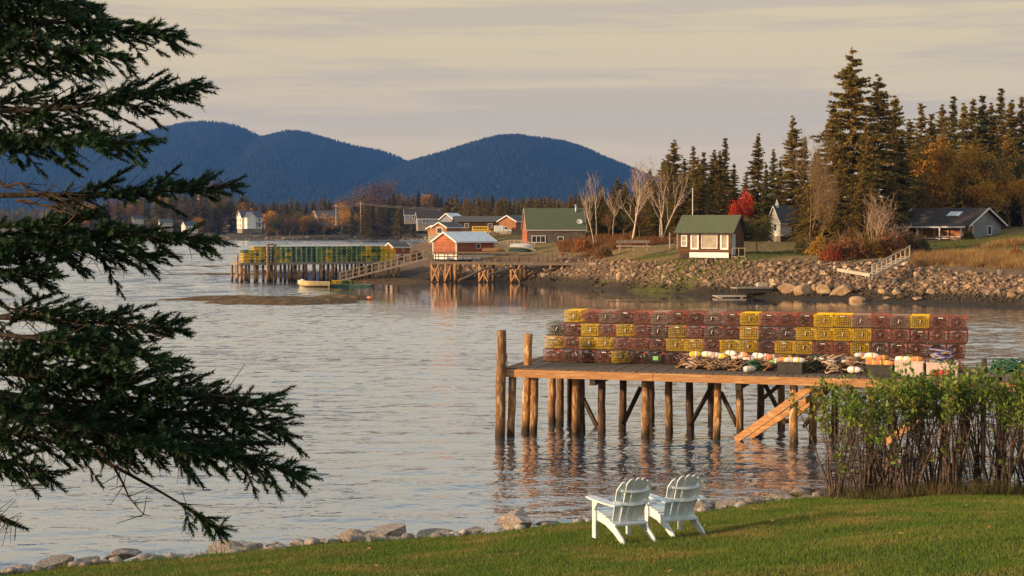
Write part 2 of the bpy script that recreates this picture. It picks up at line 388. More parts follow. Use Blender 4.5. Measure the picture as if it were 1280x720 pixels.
FZ *= (1 - .97 * tt * tt * (3 - 2 * tt)) * np.clip(np.minimum(np.minimum(FX + 330, 2 - FX), np.minimum(FY - y1, FY[-1, 0] - FY)) / 5, 0, 1) * np.clip(.55 + 1.0 * (vnoise(FX * .25, FY, 26.0, 43) - .3), .35, 1.1)
fy, fx = FX.shape; jj = np.arange(fx * fy).reshape(fy, fx) + len(WV)
WV = np.vstack([WV, np.stack([FX.ravel(), FY.ravel(), FZ.ravel()], 1)]); WF = np.vstack([WF, np.stack([jj[:-1, :-1].ravel(), jj[:-1, 1:].ravel(), jj[1:, 1:].ravel(), jj[1:, :-1].ravel()], 1)])
xa, xb, y2 = FX[0, 0], FX[0, -1], FY[-1, 0]
OV = np.array([(-3300, -300, 0), (3300, -300, 0), (3300, y0, 0), (-3300, y0, 0), (-3300, y1, 0), (3300, y1, 0), (3300, 5900, 0), (-3300, 5900, 0), (x0, y0, 0), (x0, y1, 0), (x1, y0, 0), (x1, y1, 0), (xa, y1, 0), (xb, y1, 0), (-3300, y2, 0), (xa, y2, 0), (xb, y2, 0), (3300, y2, 0)], float); nb_ = len(WV)
OF = np.array([(0, 1, 2, 3), (14, 17, 6, 7), (4, 12, 15, 14), (13, 5, 17, 16), (3, 8, 9, 4), (10, 2, 5, 11)]) + nb_
struct(link('water', arr_mesh('water', np.vstack([WV, OV]), np.vstack([WF, OF]), water_material(), smooth=True)))

# headland on the right and behind the sheds: (pixel column, distance, height)
SH = [(1480, 111), (1400, 114), (1330, 116), (1280, 119), (1200, 123), (1130, 127), (1060, 131), (1000, 133), (930, 137), (860, 142), (800, 148), (750, 156), (700, 166), (650, 172), (600, 175), (545, 177), (500, 181), (455, 185)]
CP = []
for px, D in SH: CP += [(xat(px, D), D, 0), (xat(px, D - 8), D - 8, -.8), (xat(px, D + 3.5), D + 3.5, .55)]
for px, D in [(428, 195), (440, 212), (488, 236), (516, 255), (528, 290), (533, 340)]: CP += [(xat(px, D), D, 0), (xat(px, D) - 8, D + 4, -1)]
for px, D, z in [(1480, 122, 2.2), (1480, 135, 4.4), (1480, 160, 6.6), (1480, 200, 7.4), (1380, 124, 2.2), (1380, 137, 4.0), (1380, 162, 6.2), (1380, 200, 7),
                 (1280, 127, 2.0), (1280, 141, 3.8), (1280, 165, 5.6), (1280, 200, 6.4), (1200, 131, 2.0), (1200, 146, 3.7), (1200, 165, 4.75), (1200, 200, 5.5),
                 (1130, 136, 2.4), (1130, 150, 3.8), (1130, 165, 4.6), (1130, 190, 5.0), (1060, 141, 2.8), (1060, 150, 3.6), (1060, 175, 4.4), (1000, 142, 2.9), (1000, 152, 3.4),
                 (930, 145, 3.1), (930, 155, 3.5), (930, 185, 4.2), (860, 149, 3.1), (860, 156, 3.5), (860, 180, 4.7), (800, 155, 2.9), (800, 163, 3.4), (800, 178, 4.8),
                 (750, 163, 2.8), (750, 171, 3.4), (750, 186, 4.8), (700, 173, 2.3), (700, 190, 3.8), (650, 181, 2.0), (650, 200, 3.7), (600, 184, 1.9), (600, 194, 2.6),
                 (560, 186, 2.1), (545, 192, 2.4), (500, 196, 1.5), (497, 215, 2.1), (455, 200, .7), (470, 212, 1.3), (540, 220, 2.6), (600, 225, 3.3), (680, 235, 4.2),
                 (600, 300, 4.7), (565, 300, 4.5), (650, 300, 5), (700, 350, 5.5), (600, 350, 4.9), (560, 350, 4.4), (800, 300, 6), (1000, 300, 7), (1200, 300, 8), (1400, 300, 9), (1400, 360, 10), (900, 360, 7)]:
    CP.append((xat(px, D), D, z))
land = RBF(CP)
def gz(x, y): return float(land([(x, y)])[0])
def gpx(px, D): x = xat(px, D); return Vector((x, D, gz(x, D)))
def blob(x, y, cs):
    o = np.zeros_like(x)
    for px, D, rx, ry in cs: o = np.maximum(o, np.clip(1.6 - 1.6 * np.hypot((x - xat(px, D)) / rx, (y - D) / ry), 0, 1))
    return o
def headland_mat():
    m, nt, b = new_mat('headland_ground'); b.inputs['Roughness'].default_value = .95; b.inputs['Specular IOR Level'].default_value = .15
    vec = coords(nt, 'World'); n = noise(nt, vec, .35, 6); n2 = noise(nt, vec, 1.8, 5)
    sp = nd(nt, 'ShaderNodeSeparateXYZ'); nt.links.new(nd(nt, 'ShaderNodeNewGeometry').outputs['Position'], sp.inputs[0])
    z = math_(nt, 'ADD', sp.outputs['Z'], math_(nt, 'MULTIPLY', math_(nt, 'SUBTRACT', n, .5), 1.2))
    mr = nd(nt, 'ShaderNodeMapRange'); mr.inputs[1].default_value = 0; mr.inputs[2].default_value = 5; nt.links.new(z, mr.inputs[0])
    base = ramp(nt, mr.outputs[0], [(0, (.045, .033, .02)), (.15, (.06, .045, .028)), (.24, (.13, .09, .06)), (.5, (.16, .105, .06)), (.66, (.22, .15, .05)), (1, (.17, .12, .04))])
    base = mixc(nt, .7, base, ramp(nt, n2, [(.3, .5), (.7, 1.35)]), 'MULTIPLY')
    at_ = nd(nt, 'ShaderNodeAttribute', attribute_name='green'); g = math_(nt, 'MULTIPLY_ADD', n2, .7); g.node.inputs[2].default_value = -.35
    gf = ramp(nt, math_(nt, 'ADD', at_.outputs['Fac'], g), [(.35, 0), (.6, 1)])
    col = mixc(nt, gf, base, ramp(nt, n2, [(.3, (.075, .085, .018)), (.7, (.13, .12, .03))]))
    nt.links.new(col, b.inputs['Base Color'])
    bp = nd(nt, 'ShaderNodeBump'); bp.inputs['Strength'].default_value = .6; bp.inputs['Distance'].default_value = .2; nt.links.new(n2, bp.inputs['Height']); nt.links.new(bp.outputs[0], b.inputs['Normal'])
    return m
def land_z(x, y):
    z = land(np.stack([x, y], 1)); return z + (vnoise(x, y, 3.2, 3) - .5) * .35
struct(link('headland', grid_mesh('headland', np.arange(-44, 130, .8), np.concatenate([np.arange(100, 215, .8), np.arange(215, 368, 2.0)]), land_z, headland_mat(),
       attrs={'green': lambda x, y: blob(x, y, [(890, 149, 11, 7), (960, 152, 9, 7), (800, 158, 6, 4), (1215, 153, 12, 11), (1290, 158, 8, 8), (800, 181, 9, 7), (850, 182, 7, 5)])})))

# far shore on the left and the low country up to the mountains
def far_z(x, y):
    shore = np.where(x > -22, np.clip(740 - (x + 22) * 40, 330, 740), 740) + (vnoise(x, y * 0, 60, 5) - .5) * 70
    dd = y - shore
    z = np.where(dd < 0, np.maximum(dd * .05, -1.5), np.minimum(dd * .09, 1.6) + np.clip(dd - 18, 0, 60) * .03 + np.clip(dd - 78, 0, 1e9) * .0065)
    return z + (vnoise(x, y, 25, 8) - .5) * np.clip(dd / 60, 0, 1) * .9
FARM = M('far_shore_ground', (.16, .11, .055), (.10, .07, .04), .06, .95, coord='World', c3=(.20, .15, .08))
struct(link('far_shore', grid_mesh('far_shore', np.concatenate([np.arange(-420, 140, 5), np.arange(140, 600, 40)]), np.concatenate([np.arange(300, 700, 14), np.arange(700, 830, 3.5), np.arange(830, 1400, 40)]), far_z, FARM)))
def fz(x, y): return float(far_z(np.array([x], float), np.array([y], float))[0])
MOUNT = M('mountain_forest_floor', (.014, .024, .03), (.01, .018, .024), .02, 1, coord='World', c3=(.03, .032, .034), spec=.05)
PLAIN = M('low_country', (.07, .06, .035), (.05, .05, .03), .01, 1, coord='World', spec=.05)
struct(link('low_country', grid_mesh('low_country', np.arange(-3000, 3001, 100), np.arange(1350, 5700, 100), lambda x, y: 4 + (y - 1350) * .008 + vnoise(x, y, 700, 2) * 8, PLAIN)))

# mountains: ridge heights read as (pixel column, pixel row) at the ridge's distance
def ridge(pts, D):
    P = np.array([(xat(px, D), at(px, py, D).z) for px, py in pts]); return lambda x: np.interp(x, P[:, 0], P[:, 1])
def smooth(fn, w):
    return lambda x: sum(fn(x + o * w) for o in np.linspace(-1, 1, 9)) / 9
R1 = smooth(ridge([(-700, 262), (-400, 235), (-150, 205), (0, 186), (100, 180), (180, 166), (212, 158), (238, 152.5), (268, 152), (296, 156), (318, 165), (334, 173), (350, 169), (368, 164), (385, 165), (405, 171), (450, 183), (480, 187.5), (515, 203), (560, 222), (620, 245), (700, 268)], 5200), 12)
R2 = smooth(ridge([(380, 268), (440, 240), (490, 214), (518, 202), (545, 193), (575, 184), (600, 176), (625, 169.5), (645, 168), (675, 172), (702, 176), (722, 182), (745, 192), (780, 209), (830, 232), (900, 251), (1000, 262), (1150, 268)], 4700), 12)
def mount(fn, D, depth, seed):
    def f(x, y):
        t = (y - (D - depth)) / depth
        tt = np.where(t <= 1, t, np.clip(1 - (t - 1) * 2.2, 0, 1)); tt = np.clip(tt, 0, 1)
        prof = np.where(t <= 1, np.sin(tt * math.pi / 2) ** 1.15, tt)
        gul = (vnoise(x + y * .25, y * .35, 420, seed, 4) - .5)
        h = fn(x) - 7
        return 10 + (h - 10) * prof * (1 - .26 * np.clip(1 - tt, 0, 1)) + gul * 95 * np.sin(tt * math.pi) * np.clip(h / 200, 0, 1) - np.where((t < 0) | (t > 1.45), 8, 0)
    return f
MS = [(mount(R1, 5200, 1500, 11), -2600, 700, 3700, 5700, 5200), (mount(R2, 4700, 1300, 23), -700, 1300, 3400, 5100, 4700)]
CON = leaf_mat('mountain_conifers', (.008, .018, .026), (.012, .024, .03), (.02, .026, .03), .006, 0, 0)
def cone_forest(n, zf, x0, x1, y0, y1, hmin, hmax, seed, n_side=5, keep=None):
    g = np.random.default_rng(seed); x = g.uniform(x0, x1, n); y = g.uniform(y0, y1, n); z = zf(x, y)
    k = z > 12
    if keep is not None: k &= keep(x, y, z)
    x, y, z = x[k], y[k], z[k]; n = len(x); h = g.uniform(hmin, hmax, n); r = h * g.uniform(.25, .42, n)
    a = np.linspace(0, 2 * math.pi, n_side, endpoint=False) + g.uniform(0, 6, n)[:, None]
    V = np.empty((n, n_side + 1, 3)); V[:, :n_side, 0] = x[:, None] + np.cos(a) * r[:, None]; V[:, :n_side, 1] = y[:, None] + np.sin(a) * r[:, None]
    V[:, :n_side, 2] = z[:, None] - 1; V[:, n_side] = np.stack([x, y, z + h], 1)
    b = np.arange(n)[:, None] * (n_side + 1); i = np.arange(n_side)
    Fc = np.stack([b + i, b + (i + 1) % n_side, np.broadcast_to(b + n_side, (n, n_side))], 2).reshape(-1, 3)
    return V.reshape(-1, 3), Fc
for k, (zf, x0, x1, y0, y1, D) in enumerate(MS):
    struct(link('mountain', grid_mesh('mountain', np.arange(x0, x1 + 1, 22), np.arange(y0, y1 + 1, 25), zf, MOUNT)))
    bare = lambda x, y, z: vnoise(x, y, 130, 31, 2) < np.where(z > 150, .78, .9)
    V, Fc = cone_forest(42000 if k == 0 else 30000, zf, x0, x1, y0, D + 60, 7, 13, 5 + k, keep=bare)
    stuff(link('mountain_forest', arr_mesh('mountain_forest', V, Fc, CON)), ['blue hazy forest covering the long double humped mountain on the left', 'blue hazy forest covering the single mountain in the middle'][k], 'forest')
# the rounded bare hill in front of the mountain foot
HILLM = M('bare_hill_ground', (.20, .13, .11), (.12, .085, .075), .05, 1, coord='World')
hx, hD = xat(268, 2300), 2300
def hill_z(x, y): return 8 + 55 * np.exp(-((x - hx) / 36) ** 2 - ((y - hD) / 90) ** 2) + 12 * np.exp(-((x - hx + 60) / 90) ** 2 - ((y - hD) / 90) ** 2) - 3
struct(link('hill', grid_mesh('hill', np.arange(hx - 240, hx + 241, 8), np.arange(hD - 260, hD + 261, 16), hill_z, HILLM)))
V, Fc = cone_forest(2600, hill_z, hx - 200, hx + 160, hD - 180, hD + 120, 4, 8, 77)
stuff(link('scrub', arr_mesh('scrub', V, Fc, BROWNL)), 'thin brown scrub on the low rounded hill before the mountains', 'scrub')
# haze
hz = MB(); hz.box((0, 2750, 199), (6900, 6400, 408))
m, nt, b = new_mat('sea_haze'); nt.nodes.remove(b)
pv = nd(nt, 'ShaderNodeVolumePrincipled'); pv.inputs['Color'].default_value = (.11, .34, 1.0, 1); pv.inputs['Density'].default_value = HAZE if 'HAZE' in globals() else 7e-5
nt.links.new(pv.outputs[0], nt.nodes['Material Output'].inputs['Volume'])
stuff(hz.build('haze', m), 'thin blue evening haze lying over the whole bay and mountains', 'haze')
# ------------------------------------------------------------------ lawn, its grass and the shore rocks
def y_edge(x):
    return np.where(x > 0, np.where(x > 5, 29.5 + .9 * (1 - np.exp(-np.maximum(x - 5, 0) * .82)), 26.6 + .42 * x + .032 * x * x), 26.6 + .42 * x - .004 * x * x) + np.sin(x * 1.7) * .12
def lawn_z(x, y):
    d = (y_edge(x) - y) * .93
    up = .95 + .146 * np.maximum(d, 0) + (vnoise(x, y, 2.2, 4) - .5) * .10
    return np.where(d > 0, up, np.maximum(.95 + d * .75, -.6))
def lz(x, y): return float(lawn_z(np.array([x], float), np.array([y], float))[0])
def lawn_mat():
    m, nt, b = new_mat('lawn_soil'); b.inputs['Roughness'].default_value = 1; b.inputs['Specular IOR Level'].default_value = .1
    vec = coords(nt, 'World'); n = noise(nt, vec, .9, 6); n2 = noise(nt, vec, 7, 4)
    col = ramp(nt, n, [(.3, (.060, .066, .012)), (.5, (.085, .082, .018)), (.68, (.13, .10, .035))])
    col = mixc(nt, .6, col, ramp(nt, n2, [(.3, .5), (.7, 1.3)]), 'MULTIPLY'); nt.links.new(col, b.inputs['Base Color'])
    return m
struct(link('lawn', grid_mesh('lawn', np.arange(-22, 26, .25), np.arange(-2, 44, .25), lawn_z, lawn_mat())))
GRASSM = M('lawn_grass', (.075, .145, .016), (.12, .165, .026), .8, .7, coord='World', spec=.25, c3=(.25, .19, .06), lo=.32, hi=.72, trans=.3)
def blades(n, xs, ys, hs, wd, zf, keep, seed, lean=.35):
    g = np.random.default_rng(seed); x = g.uniform(*xs, n); y = g.uniform(*ys, n); k = keep(x, y); x, y = x[k], y[k]; n = len(x); z = zf(x, y)
    h = g.uniform(*hs, n) * (.45 + .7 * vnoise(x, y, .5, 9) + .5 * vnoise(x, y, 1.7, 19)); a = g.uniform(0, 2 * math.pi, n); lx, ly = g.normal(0, lean, n) * h, g.normal(0, lean, n) * h
    V = np.empty((n, 3, 3)); dx, dy = np.cos(a) * wd / 2, np.sin(a) * wd / 2
    V[:, 0] = np.stack([x - dx, y - dy, z - .005], 1); V[:, 1] = np.stack([x + dx, y + dy, z - .005], 1); V[:, 2] = np.stack([x + lx, y + ly, z + h], 1)
    return V.reshape(-1, 3), np.arange(n * 3).reshape(n, 3)
infr = lambda x, y: (np.abs(x) < .345 * y + 2.6) & (y < y_edge(x) + .12)
V1, F1 = blades(860000, (-13, 15), (13.5, 34), (.025, .055), .011, lawn_z, infr, 3)
V2, F2 = blades(40000, (-10.5, 13), (16, 34), (.07, .22), .010, lawn_z, lambda x, y: infr(x, y) & ((y > y_edge(x) - .30) | (vnoise(x, y, .9, 23) > .72)), 4, .35)
stuff(link('grass', arr_mesh('grass', np.vstack([V1, V2]), np.vstack([F1, F2 + len(V1)]), GRASSM)), 'short green lawn grass with a ragged edge above the water', 'grass')

def rock_mesh(name, seed, mat, sub=3, cuts=9, size=(1, 1, .7), jag=.05, lo=.45, hi=.85):
    g = np.random.default_rng(seed); bm = bmesh.new(); bmesh.ops.create_icosphere(bm, subdivisions=sub, radius=1)
    P = np.array([v.co[:] for v in bm.verts])
    for _ in range(cuts):
        nrm = g.normal(size=3); nrm /= np.linalg.norm(nrm); dd = P @ nrm; lim = g.uniform(lo, hi); P = P - np.outer(np.maximum(dd - lim, 0), nrm)
    P = P + (vnoise(P[:, 0] * 1.0 + 9, P[:, 1] + P[:, 2] * 1.3, .4, seed) - .5)[:, None] * jag * P * 2
    P = P * np.array(size)
    for v, p in zip(bm.verts, P): v.co = p
    me = bpy.data.meshes.new(name); bm.to_mesh(me); bm.free(); me.materials.append(mat); return me
def put_rock(name, me, loc, s, rz, label, cat='rock', group=None, tilt=0):
    o = link(name, me, loc=loc); o.scale = s if hasattr(s, '__len__') else (s,) * 3; o.rotation_euler = (tilt, tilt * .6, rz)
    return tag(o, label, cat, group)
NR = [rock_mesh('shore_rock', 40 + i, ROCKN, 4, 11, (1, .8, .62)) for i in range(6)]
# (px, row of the rock's middle, half width in px, flatness, label)
SR = [(645, 651, 26, .75, 'large square pale granite boulder standing alone on the lawn edge left of the chairs'),
      (486, 669, 40, .42, 'long pale flat granite slab at the lawn edge below the pier'),
      (438, 672, 17, .85, 'upright pale split rock at the left end of the long granite slab'),
      (457, 677, 12, .7, 'small brown rock wedged before the long granite slab'),
      (402, 678, 13, .55, 'light grey rock between the dark rocks and the long slab'),
      (372, 681, 15, .6, 'dark brown low rock left of the light grey rock'),
      (343, 684, 12, .7, 'rusty brown pointed rock in the middle of the left rock cluster'),
      (312, 688, 24, .5, 'wide grey rock with a sloping top in the left rock cluster'),
      (282, 686, 22, .62, 'grey boulder with a brown left face at the left of its cluster'),
      (262, 692, 11, .5, 'small dark wedge rock at the left end of its cluster'),
      (235, 697, 12, .35, 'low brown stone in the grass left of the rock cluster'),
      (148, 695, 28, .42, 'broad bluish grey rock at the lawn edge under the drooping spruce tuft'),
      (110, 701, 20, .35, 'low pale rock left of the broad bluish grey rock'),
      (72, 705, 26, .4, 'grey slab rock near the left end of the shore'),
      (28, 713, 24, .35, 'leftmost flat grey rock of the shore'),
      (540, 668, 30, .22, 'flat pale ledge rock just right of the long granite slab'),
      (590, 663, 26, .22, 'flat pale ledge rock just left of the large square boulder'),
      (683, 655, 18, .3, 'low grey ledge rock behind the large square boulder'),
      (876, 632, 17, .6, 'tan rounded rock just behind the right white chair'),
      (889, 633, 9, .8, 'small dark rock beside the tan one behind the right white chair'),
      (915, 630, 20, .45, 'low pinkish rock right of the small dark rock'),
      (944, 627, 15, .5, 'grey rock in the middle of the row right of the chairs'),
      (968, 622, 20, .5, 'pale flat topped rock left of the tall shrubs'),
      (997, 616, 16, .6, 'pale rock half under the leftmost tall shrub'),
      (1012, 611, 12, .6, 'pale pointed rock at the waterline beside the leftmost tall shrub'),
      (835, 640, 12, .4, 'small low rock between the two chairs and the water')]
for i, (px, py, hw, fl, lab) in enumerate(SR):
    # walk the view ray to the bank
    best = None
    for D in np.arange(22, 36, .1):
        p = at(px, py, D)
        if p.z < max(lz(p.x, p.y), .05) + .02 or D > y_edge(np.array(p.x)) + .55: best = p; break
    p = best or at(px, py, 27)
    s = hw / F * p.y
    put_rock('shore_rock', NR[i % 6], (p.x, p.y, p.z), (s * 1.05, s * (.9 if fl > .4 else 1.3), s * fl * 1.5), rng.uniform(-.5, .5), lab, tilt=rng.uniform(-.12, .12))
cob = MB(); prots = [rock_mesh('shore_cobbles', 90 + i, ROCKN, 1, 5, (1, .85, .6)) for i in range(5)]
def scatter_rocks(prots, places, name, mat):
    Vs, Fs, b = [], [], 0
    cache = [(np.array([v.co[:] for v in m.vertices]), np.array([p.vertices[:] for p in m.polygons])) for m in prots]
    for i, (x, y, z, s, a) in enumerate(places):
        V, Fc = cache[i % len(cache)]; c, sn = math.cos(a), math.sin(a)
        W = np.stack([V[:, 0] * c - V[:, 1] * sn, V[:, 0] * sn + V[:, 1] * c, V[:, 2]], 1) * s + (x, y, z)
        Vs.append(W); Fs.append(Fc + b); b += len(V)
    return link(name, arr_mesh(name, np.vstack(Vs), np.vstack(Fs), mat))
pl = []
for _ in range(1500):
    x = rng.uniform(-11, 13); y = float(y_edge(np.array(x))) + rng.uniform(-.15, 1.6); pl.append((x, y, lz(x, y) + rng.uniform(-.03, .05), rng.uniform(.05, .2), rng.uniform(0, 6)))
stuff(scatter_rocks(prots, pl, 'shore_cobbles', ROCKN), 'loose small stones along the foot of the lawn bank', 'stones')

LEAFL = M('fallen_leaves', (.30, .16, .05), (.20, .09, .03), 5, .8, coord='World', c3=(.42, .27, .08))
g_ = np.random.default_rng(77); n_ = 420; x_ = g_.uniform(-9, 12, n_); y_ = g_.uniform(16, 32, n_); k_ = (y_ < y_edge(x_) - .1) & (np.abs(x_) < .36 * y_); x_, y_ = x_[k_], y_[k_]; n_ = len(x_); z_ = lawn_z(x_, y_) + .035; a_ = g_.uniform(0, 6.28, n_); s_ = g_.uniform(.018, .045, n_)
LV = np.stack([np.stack([x_ + np.cos(a_ + q) * s_ * r, y_ + np.sin(a_ + q) * s_ * r, z_ + g_.uniform(-.012, .02, n_)], 1) for q, r in ((0, 1.2), (1.57, .6), (3.14, 1.0), (4.71, .6))], 1).reshape(-1, 3)
stuff(link('fallen_leaves', arr_mesh('fallen_leaves', LV, np.arange(n_ * 4).reshape(n_, 4), LEAFL)), 'brown fallen leaves scattered thinly over the lawn', 'leaves')
# ------------------------------------------------------------------ two slatted garden chairs
def make_chair():
    t = thing('adirondack_chair', '', 'garden chair', group='white garden chairs on the lawn')
    for sx in (-1, 1):
        # curved side board from the front of the seat to the ground behind
        x0 = sx * .245; prof = [(.40, .385), (.10, .335), (-.16, .25), (-.36, .125), (-.50, 0.0), (-.385, 0.0), (-.28, .07), (-.12, .15), (.10, .225), (.40, .265)]
        MB().prism(prof, lambda a, z: (x0 - .014, a, z), lambda a, z: (x0 + .014, a, z)).build('side_board', CHAIR, t, bevel=.004)
        MB().box((sx * .275, .375, .275), (.03, .10, .55)).build('front_leg', CHAIR, t, bevel=.004)
        arm = [(sx * .21, -.30), (sx * .34, -.30), (sx * .385, -.05), (sx * .40, .30), (sx * .375, .46), (sx * .30, .50), (sx * .235, .44), (sx * .225, .1)]
        MB().prism(arm, lambda a, b: (a, b, .552 + .03 * b), lambda a, b: (a, b, .576 + .03 * b)).build('armrest', CHAIR, t, bevel=.005)
        MB().prism([(.33, .55), (.21, .55), (.335, .40)], lambda a, z: (sx * .30 - .012, a, z), lambda a, z: (sx * .30 + .012, a, z)).build('arm_bracket', CHAIR, t)
    m = MB()
    for k in range(6):
        y = .40 - k * .098; z = np.interp(y, [-.16, .10, .40], [.25, .335, .385]) + .013; sl_ = .17 if y > .1 else .32
        m.box((0, y, z), (.53, .086, .022), mat=Matrix.Rotation(math.atan(sl_), 3, 'X'))
    m.build('seat', CHAIR, t, bevel=.004)
    MB().box((0, .405, .325), (.53, .022, .12)).build('front_apron', CHAIR, t, bevel=.004)
    # fan of five back boards, rounded into one arch at the top
    tilt = R(24); cy, cz = -.08, .235
    m = MB()
    def P(u, vv, off): return (u, cy - vv * math.sin(tilt) + off * math.cos(tilt), cz + vv * math.cos(tilt) + off * math.sin(tilt))
    for k in range(5):
        kk = k - 2; wb, wt = .084, .104; ub, ut = kk * .092, kk * .114
        topc = .775 - .028 * kk * kk; poly = [(ub - wb / 2, 0), (ub + wb / 2, 0)]
        for j in range(7):
            q = 1 - j / 6; uu = ut - wt / 2 + q * wt
            poly.append((uu, topc - .045 * (2 * q - 1) ** 2 - (.035 * kk * (2 * q - 1) if kk else 0)))
        cup = .012 * kk * kk
        m.prism(poly, lambda u, v_, c=cup: P(u, v_, c), lambda u, v_, c=cup: P(u, v_, .018 + c))
    m.build('backrest', CHAIR, t, bevel=.003)
    for vv, wd, n, hh in ((.355, .56, 'back_rail', .05), (.56, .44, 'back_rail', .034)):
        m = MB(); N = 6
        for j in range(N):
            u0, u1 = -wd / 2 + wd * j / N, -wd / 2 + wd * (j + 1) / N
            f = lambda u: .012 * (u / .11) ** 2
            m.bar(P(u0, vv, -.02 + f(u0)), P(u1, vv, -.02 + f(u1)), .036, hh, up=(0, .4, .9))
        m.build(n, CHAIR, t)
    m = MB().box((0, -.155, .265), (.53, .06, .03)); m.build('seat_rail', CHAIR, t, bevel=.004)
    return t
ch = make_chair()
def seat_chair(o, px, py, D, rz, label):
    p = at(px, py, D); o.location = (p.x, p.y, lz(p.x, p.y) + .01); o.rotation_euler = (0, 0, rz); o['label'] = label
seat_chair(ch, 781, 680, 21.9, R(26), 'left one of the two white slatted garden chairs, nearer, on the lawn')
ch2 = dup(ch, (0, 0, 0)); seat_chair(ch2, 845, 672, 22.7, R(23), 'right one of the two white slatted garden chairs, farther back on the lawn')

# ------------------------------------------------------------------ near pier
O = Vector((-.19, 45.9, 0)); U = Vector((.957, -.290, 0)).normalized(); Vv = Vector((.290, .957, 0)).normalized(); PZ = 2.0; PA = math.atan2(U.y, U.x)
def pr(u, v, z): return O + U * u + Vv * v + Vector((0, 0, z))
def uv(p): q = Vector((p[0], p[1], 0)) - O; return q.dot(U), q.dot(Vv)
pier = thing('pier', 'near timber pier on log pilings stacked with yellow and brown traps', 'pier', O)
pier.rotation_euler = (0, 0, PA)   # parts below are built along the pier's own axes
def pobj(mb, name, mat, **k): return mb.build(name, mat, pier, **k)
ROT = Matrix.Rotation(-PA, 3, 'Z')
def loc_(p): return ROT @ (Vector(p) - O)
DL, DW = 13.7, 4.2
m = MB(); n = int(DL / .2)
for k in range(n): m.box((k * .2 + .1 - .1, DW / 2 + rng.uniform(-.02, .02), PZ - .025 + rng.uniform(-.006, .006)), (.185, DW + .1, .05))
pobj(m, 'decking', DECKW)
m = MB()
for k in range(22): m.box((DL + k * .2, 1.05 + rng.uniform(-.02, .02), PZ - .025), (.185, 2.1, .05))
pobj(m, 'walkway_decking', DECKW)
for a, b in ((-.12, 4.4), (4.41, 9.2), (9.21, 13.9), (13.91, 18.0)): pobj(MB().bar((a, -.08, PZ - .15), (b, -.08, PZ - .15), .07, .22), 'fascia_beam', FASCIA, bevel=.008)
pobj(MB().bar((-.12, -.06, PZ - .15), (-.12, DW, PZ - .15), .07, .22), 'fascia_beam', FASCIA)
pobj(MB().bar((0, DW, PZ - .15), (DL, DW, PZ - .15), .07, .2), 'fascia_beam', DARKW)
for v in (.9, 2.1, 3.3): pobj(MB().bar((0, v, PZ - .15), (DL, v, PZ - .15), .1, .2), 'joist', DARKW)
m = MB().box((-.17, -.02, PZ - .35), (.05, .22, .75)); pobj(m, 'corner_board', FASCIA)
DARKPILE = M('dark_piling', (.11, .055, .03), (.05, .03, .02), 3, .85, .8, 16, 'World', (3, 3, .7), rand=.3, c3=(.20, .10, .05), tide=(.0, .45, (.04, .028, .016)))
def log(pts, r, seed):
    g = random.Random(seed); P_ = []; Rr = []
    for i in range(9):
        t = i / 8; P_.append(Vector(pts[0]).lerp(Vector(pts[1]), t) + Vector((g.uniform(-.012, .012), g.uniform(-.012, .012), 0))); Rr.append(r * (1.06 - .12 * t) * g.uniform(.95, 1.05))
    return MB().tube(P_, Rr, 10)
# (px of the foot, row of the foot, px of the top, row of the top or None for under the deck, half width px)
PL = [(625, 546, 627, 413, 6.2), (634, 546, 637, None, 5.2), (657, 540, 661, 417, 5.4), (667, 541, 669, None, 5), (690, 529, 690, None, 4.8), (700, 530, 700.5, None, 4.8), (713, 527, 712.5, None, 4.5),
      (719, 542, 720.5, None, 5.4), (727, 538, 727, None, 4.5), (752, 541, 752, None, 4.9), (778, 532, 779, None, 4.6), (807, 546, 807, None, 5.3), (814, 526, 814, None, 4.3), (837, 540, 835, None, 4.9),
      (863, 536, 861, None, 4.7), (889, 527, 888, None, 4.3), (896, 549, 897, None, 5), (925, 541, 924, None, 4.7), (951, 530, 950, None, 4.6), (977, 533, 976, None, 4.8), (992, 555, 992, None, 5.4), (1016, 553, 1016, None, 5),
      (1043, 541, 1043, None, 4.6), (1064, 532, 1064, None, 4.6), (1088, 557, 1088, None, 5), (1115, 541, 1115, None, 4.8), (1150, 536, 1150, None, 4.8), (1180, 558, 1180, None, 5.2), (1205, 545, 1206, None, 4.8), (1250, 560, 1250, None, 5)]
for i, (px, py, tx, ty, hw) in enumerate(PL):
    b = onz(px, py, 0); u, v = uv(b)
    if ty is None: v = max(v, .14); b = pr(u, v, 0); top = b + Vector((xat(tx, b.y) - xat(px, b.y), 0, PZ - .26 if v > .25 else PZ - .07))
    else: top = at(tx, ty, b.y)
    lean = (top - b) / (top.z - b.z); foot = b - lean * .6
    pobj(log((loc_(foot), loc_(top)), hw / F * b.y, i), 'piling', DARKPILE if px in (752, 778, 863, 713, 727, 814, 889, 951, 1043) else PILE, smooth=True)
for (x0, y0, x1, y1, D) in [(729, 498, 746, 533, 48.3), (801, 484, 779, 530, 48), (894, 475, 862, 533, 47.2), (901, 490, 922, 533, 47.2), (955, 478, 982, 530, 46), (951, 500, 976, 480, 46.6), (1005, 534, 1040, 480, 45)]:
    pobj(MB().bar(loc_(at(x0, y0, D)), loc_(at(x1, y1, D - .3)), .09, .11), 'brace', DARKW)
for (x0, y0, x1, y1, D0, D1, wv) in [(920, 550, 1022, 478, 44.9, 43.6, .2), (938, 546, 1030, 486, 45.4, 44.2, .16), (985, 528, 1042, 476, 45.8, 44.8, .16), (1106, 554, 1152, 520, 42.8, 42.3, .2)]:
    pobj(MB().bar(loc_(at(x0, y0, D0)), loc_(at(x1, y1, D1)), .1, wv), 'skid_plank', FASCIA, bevel=.008)
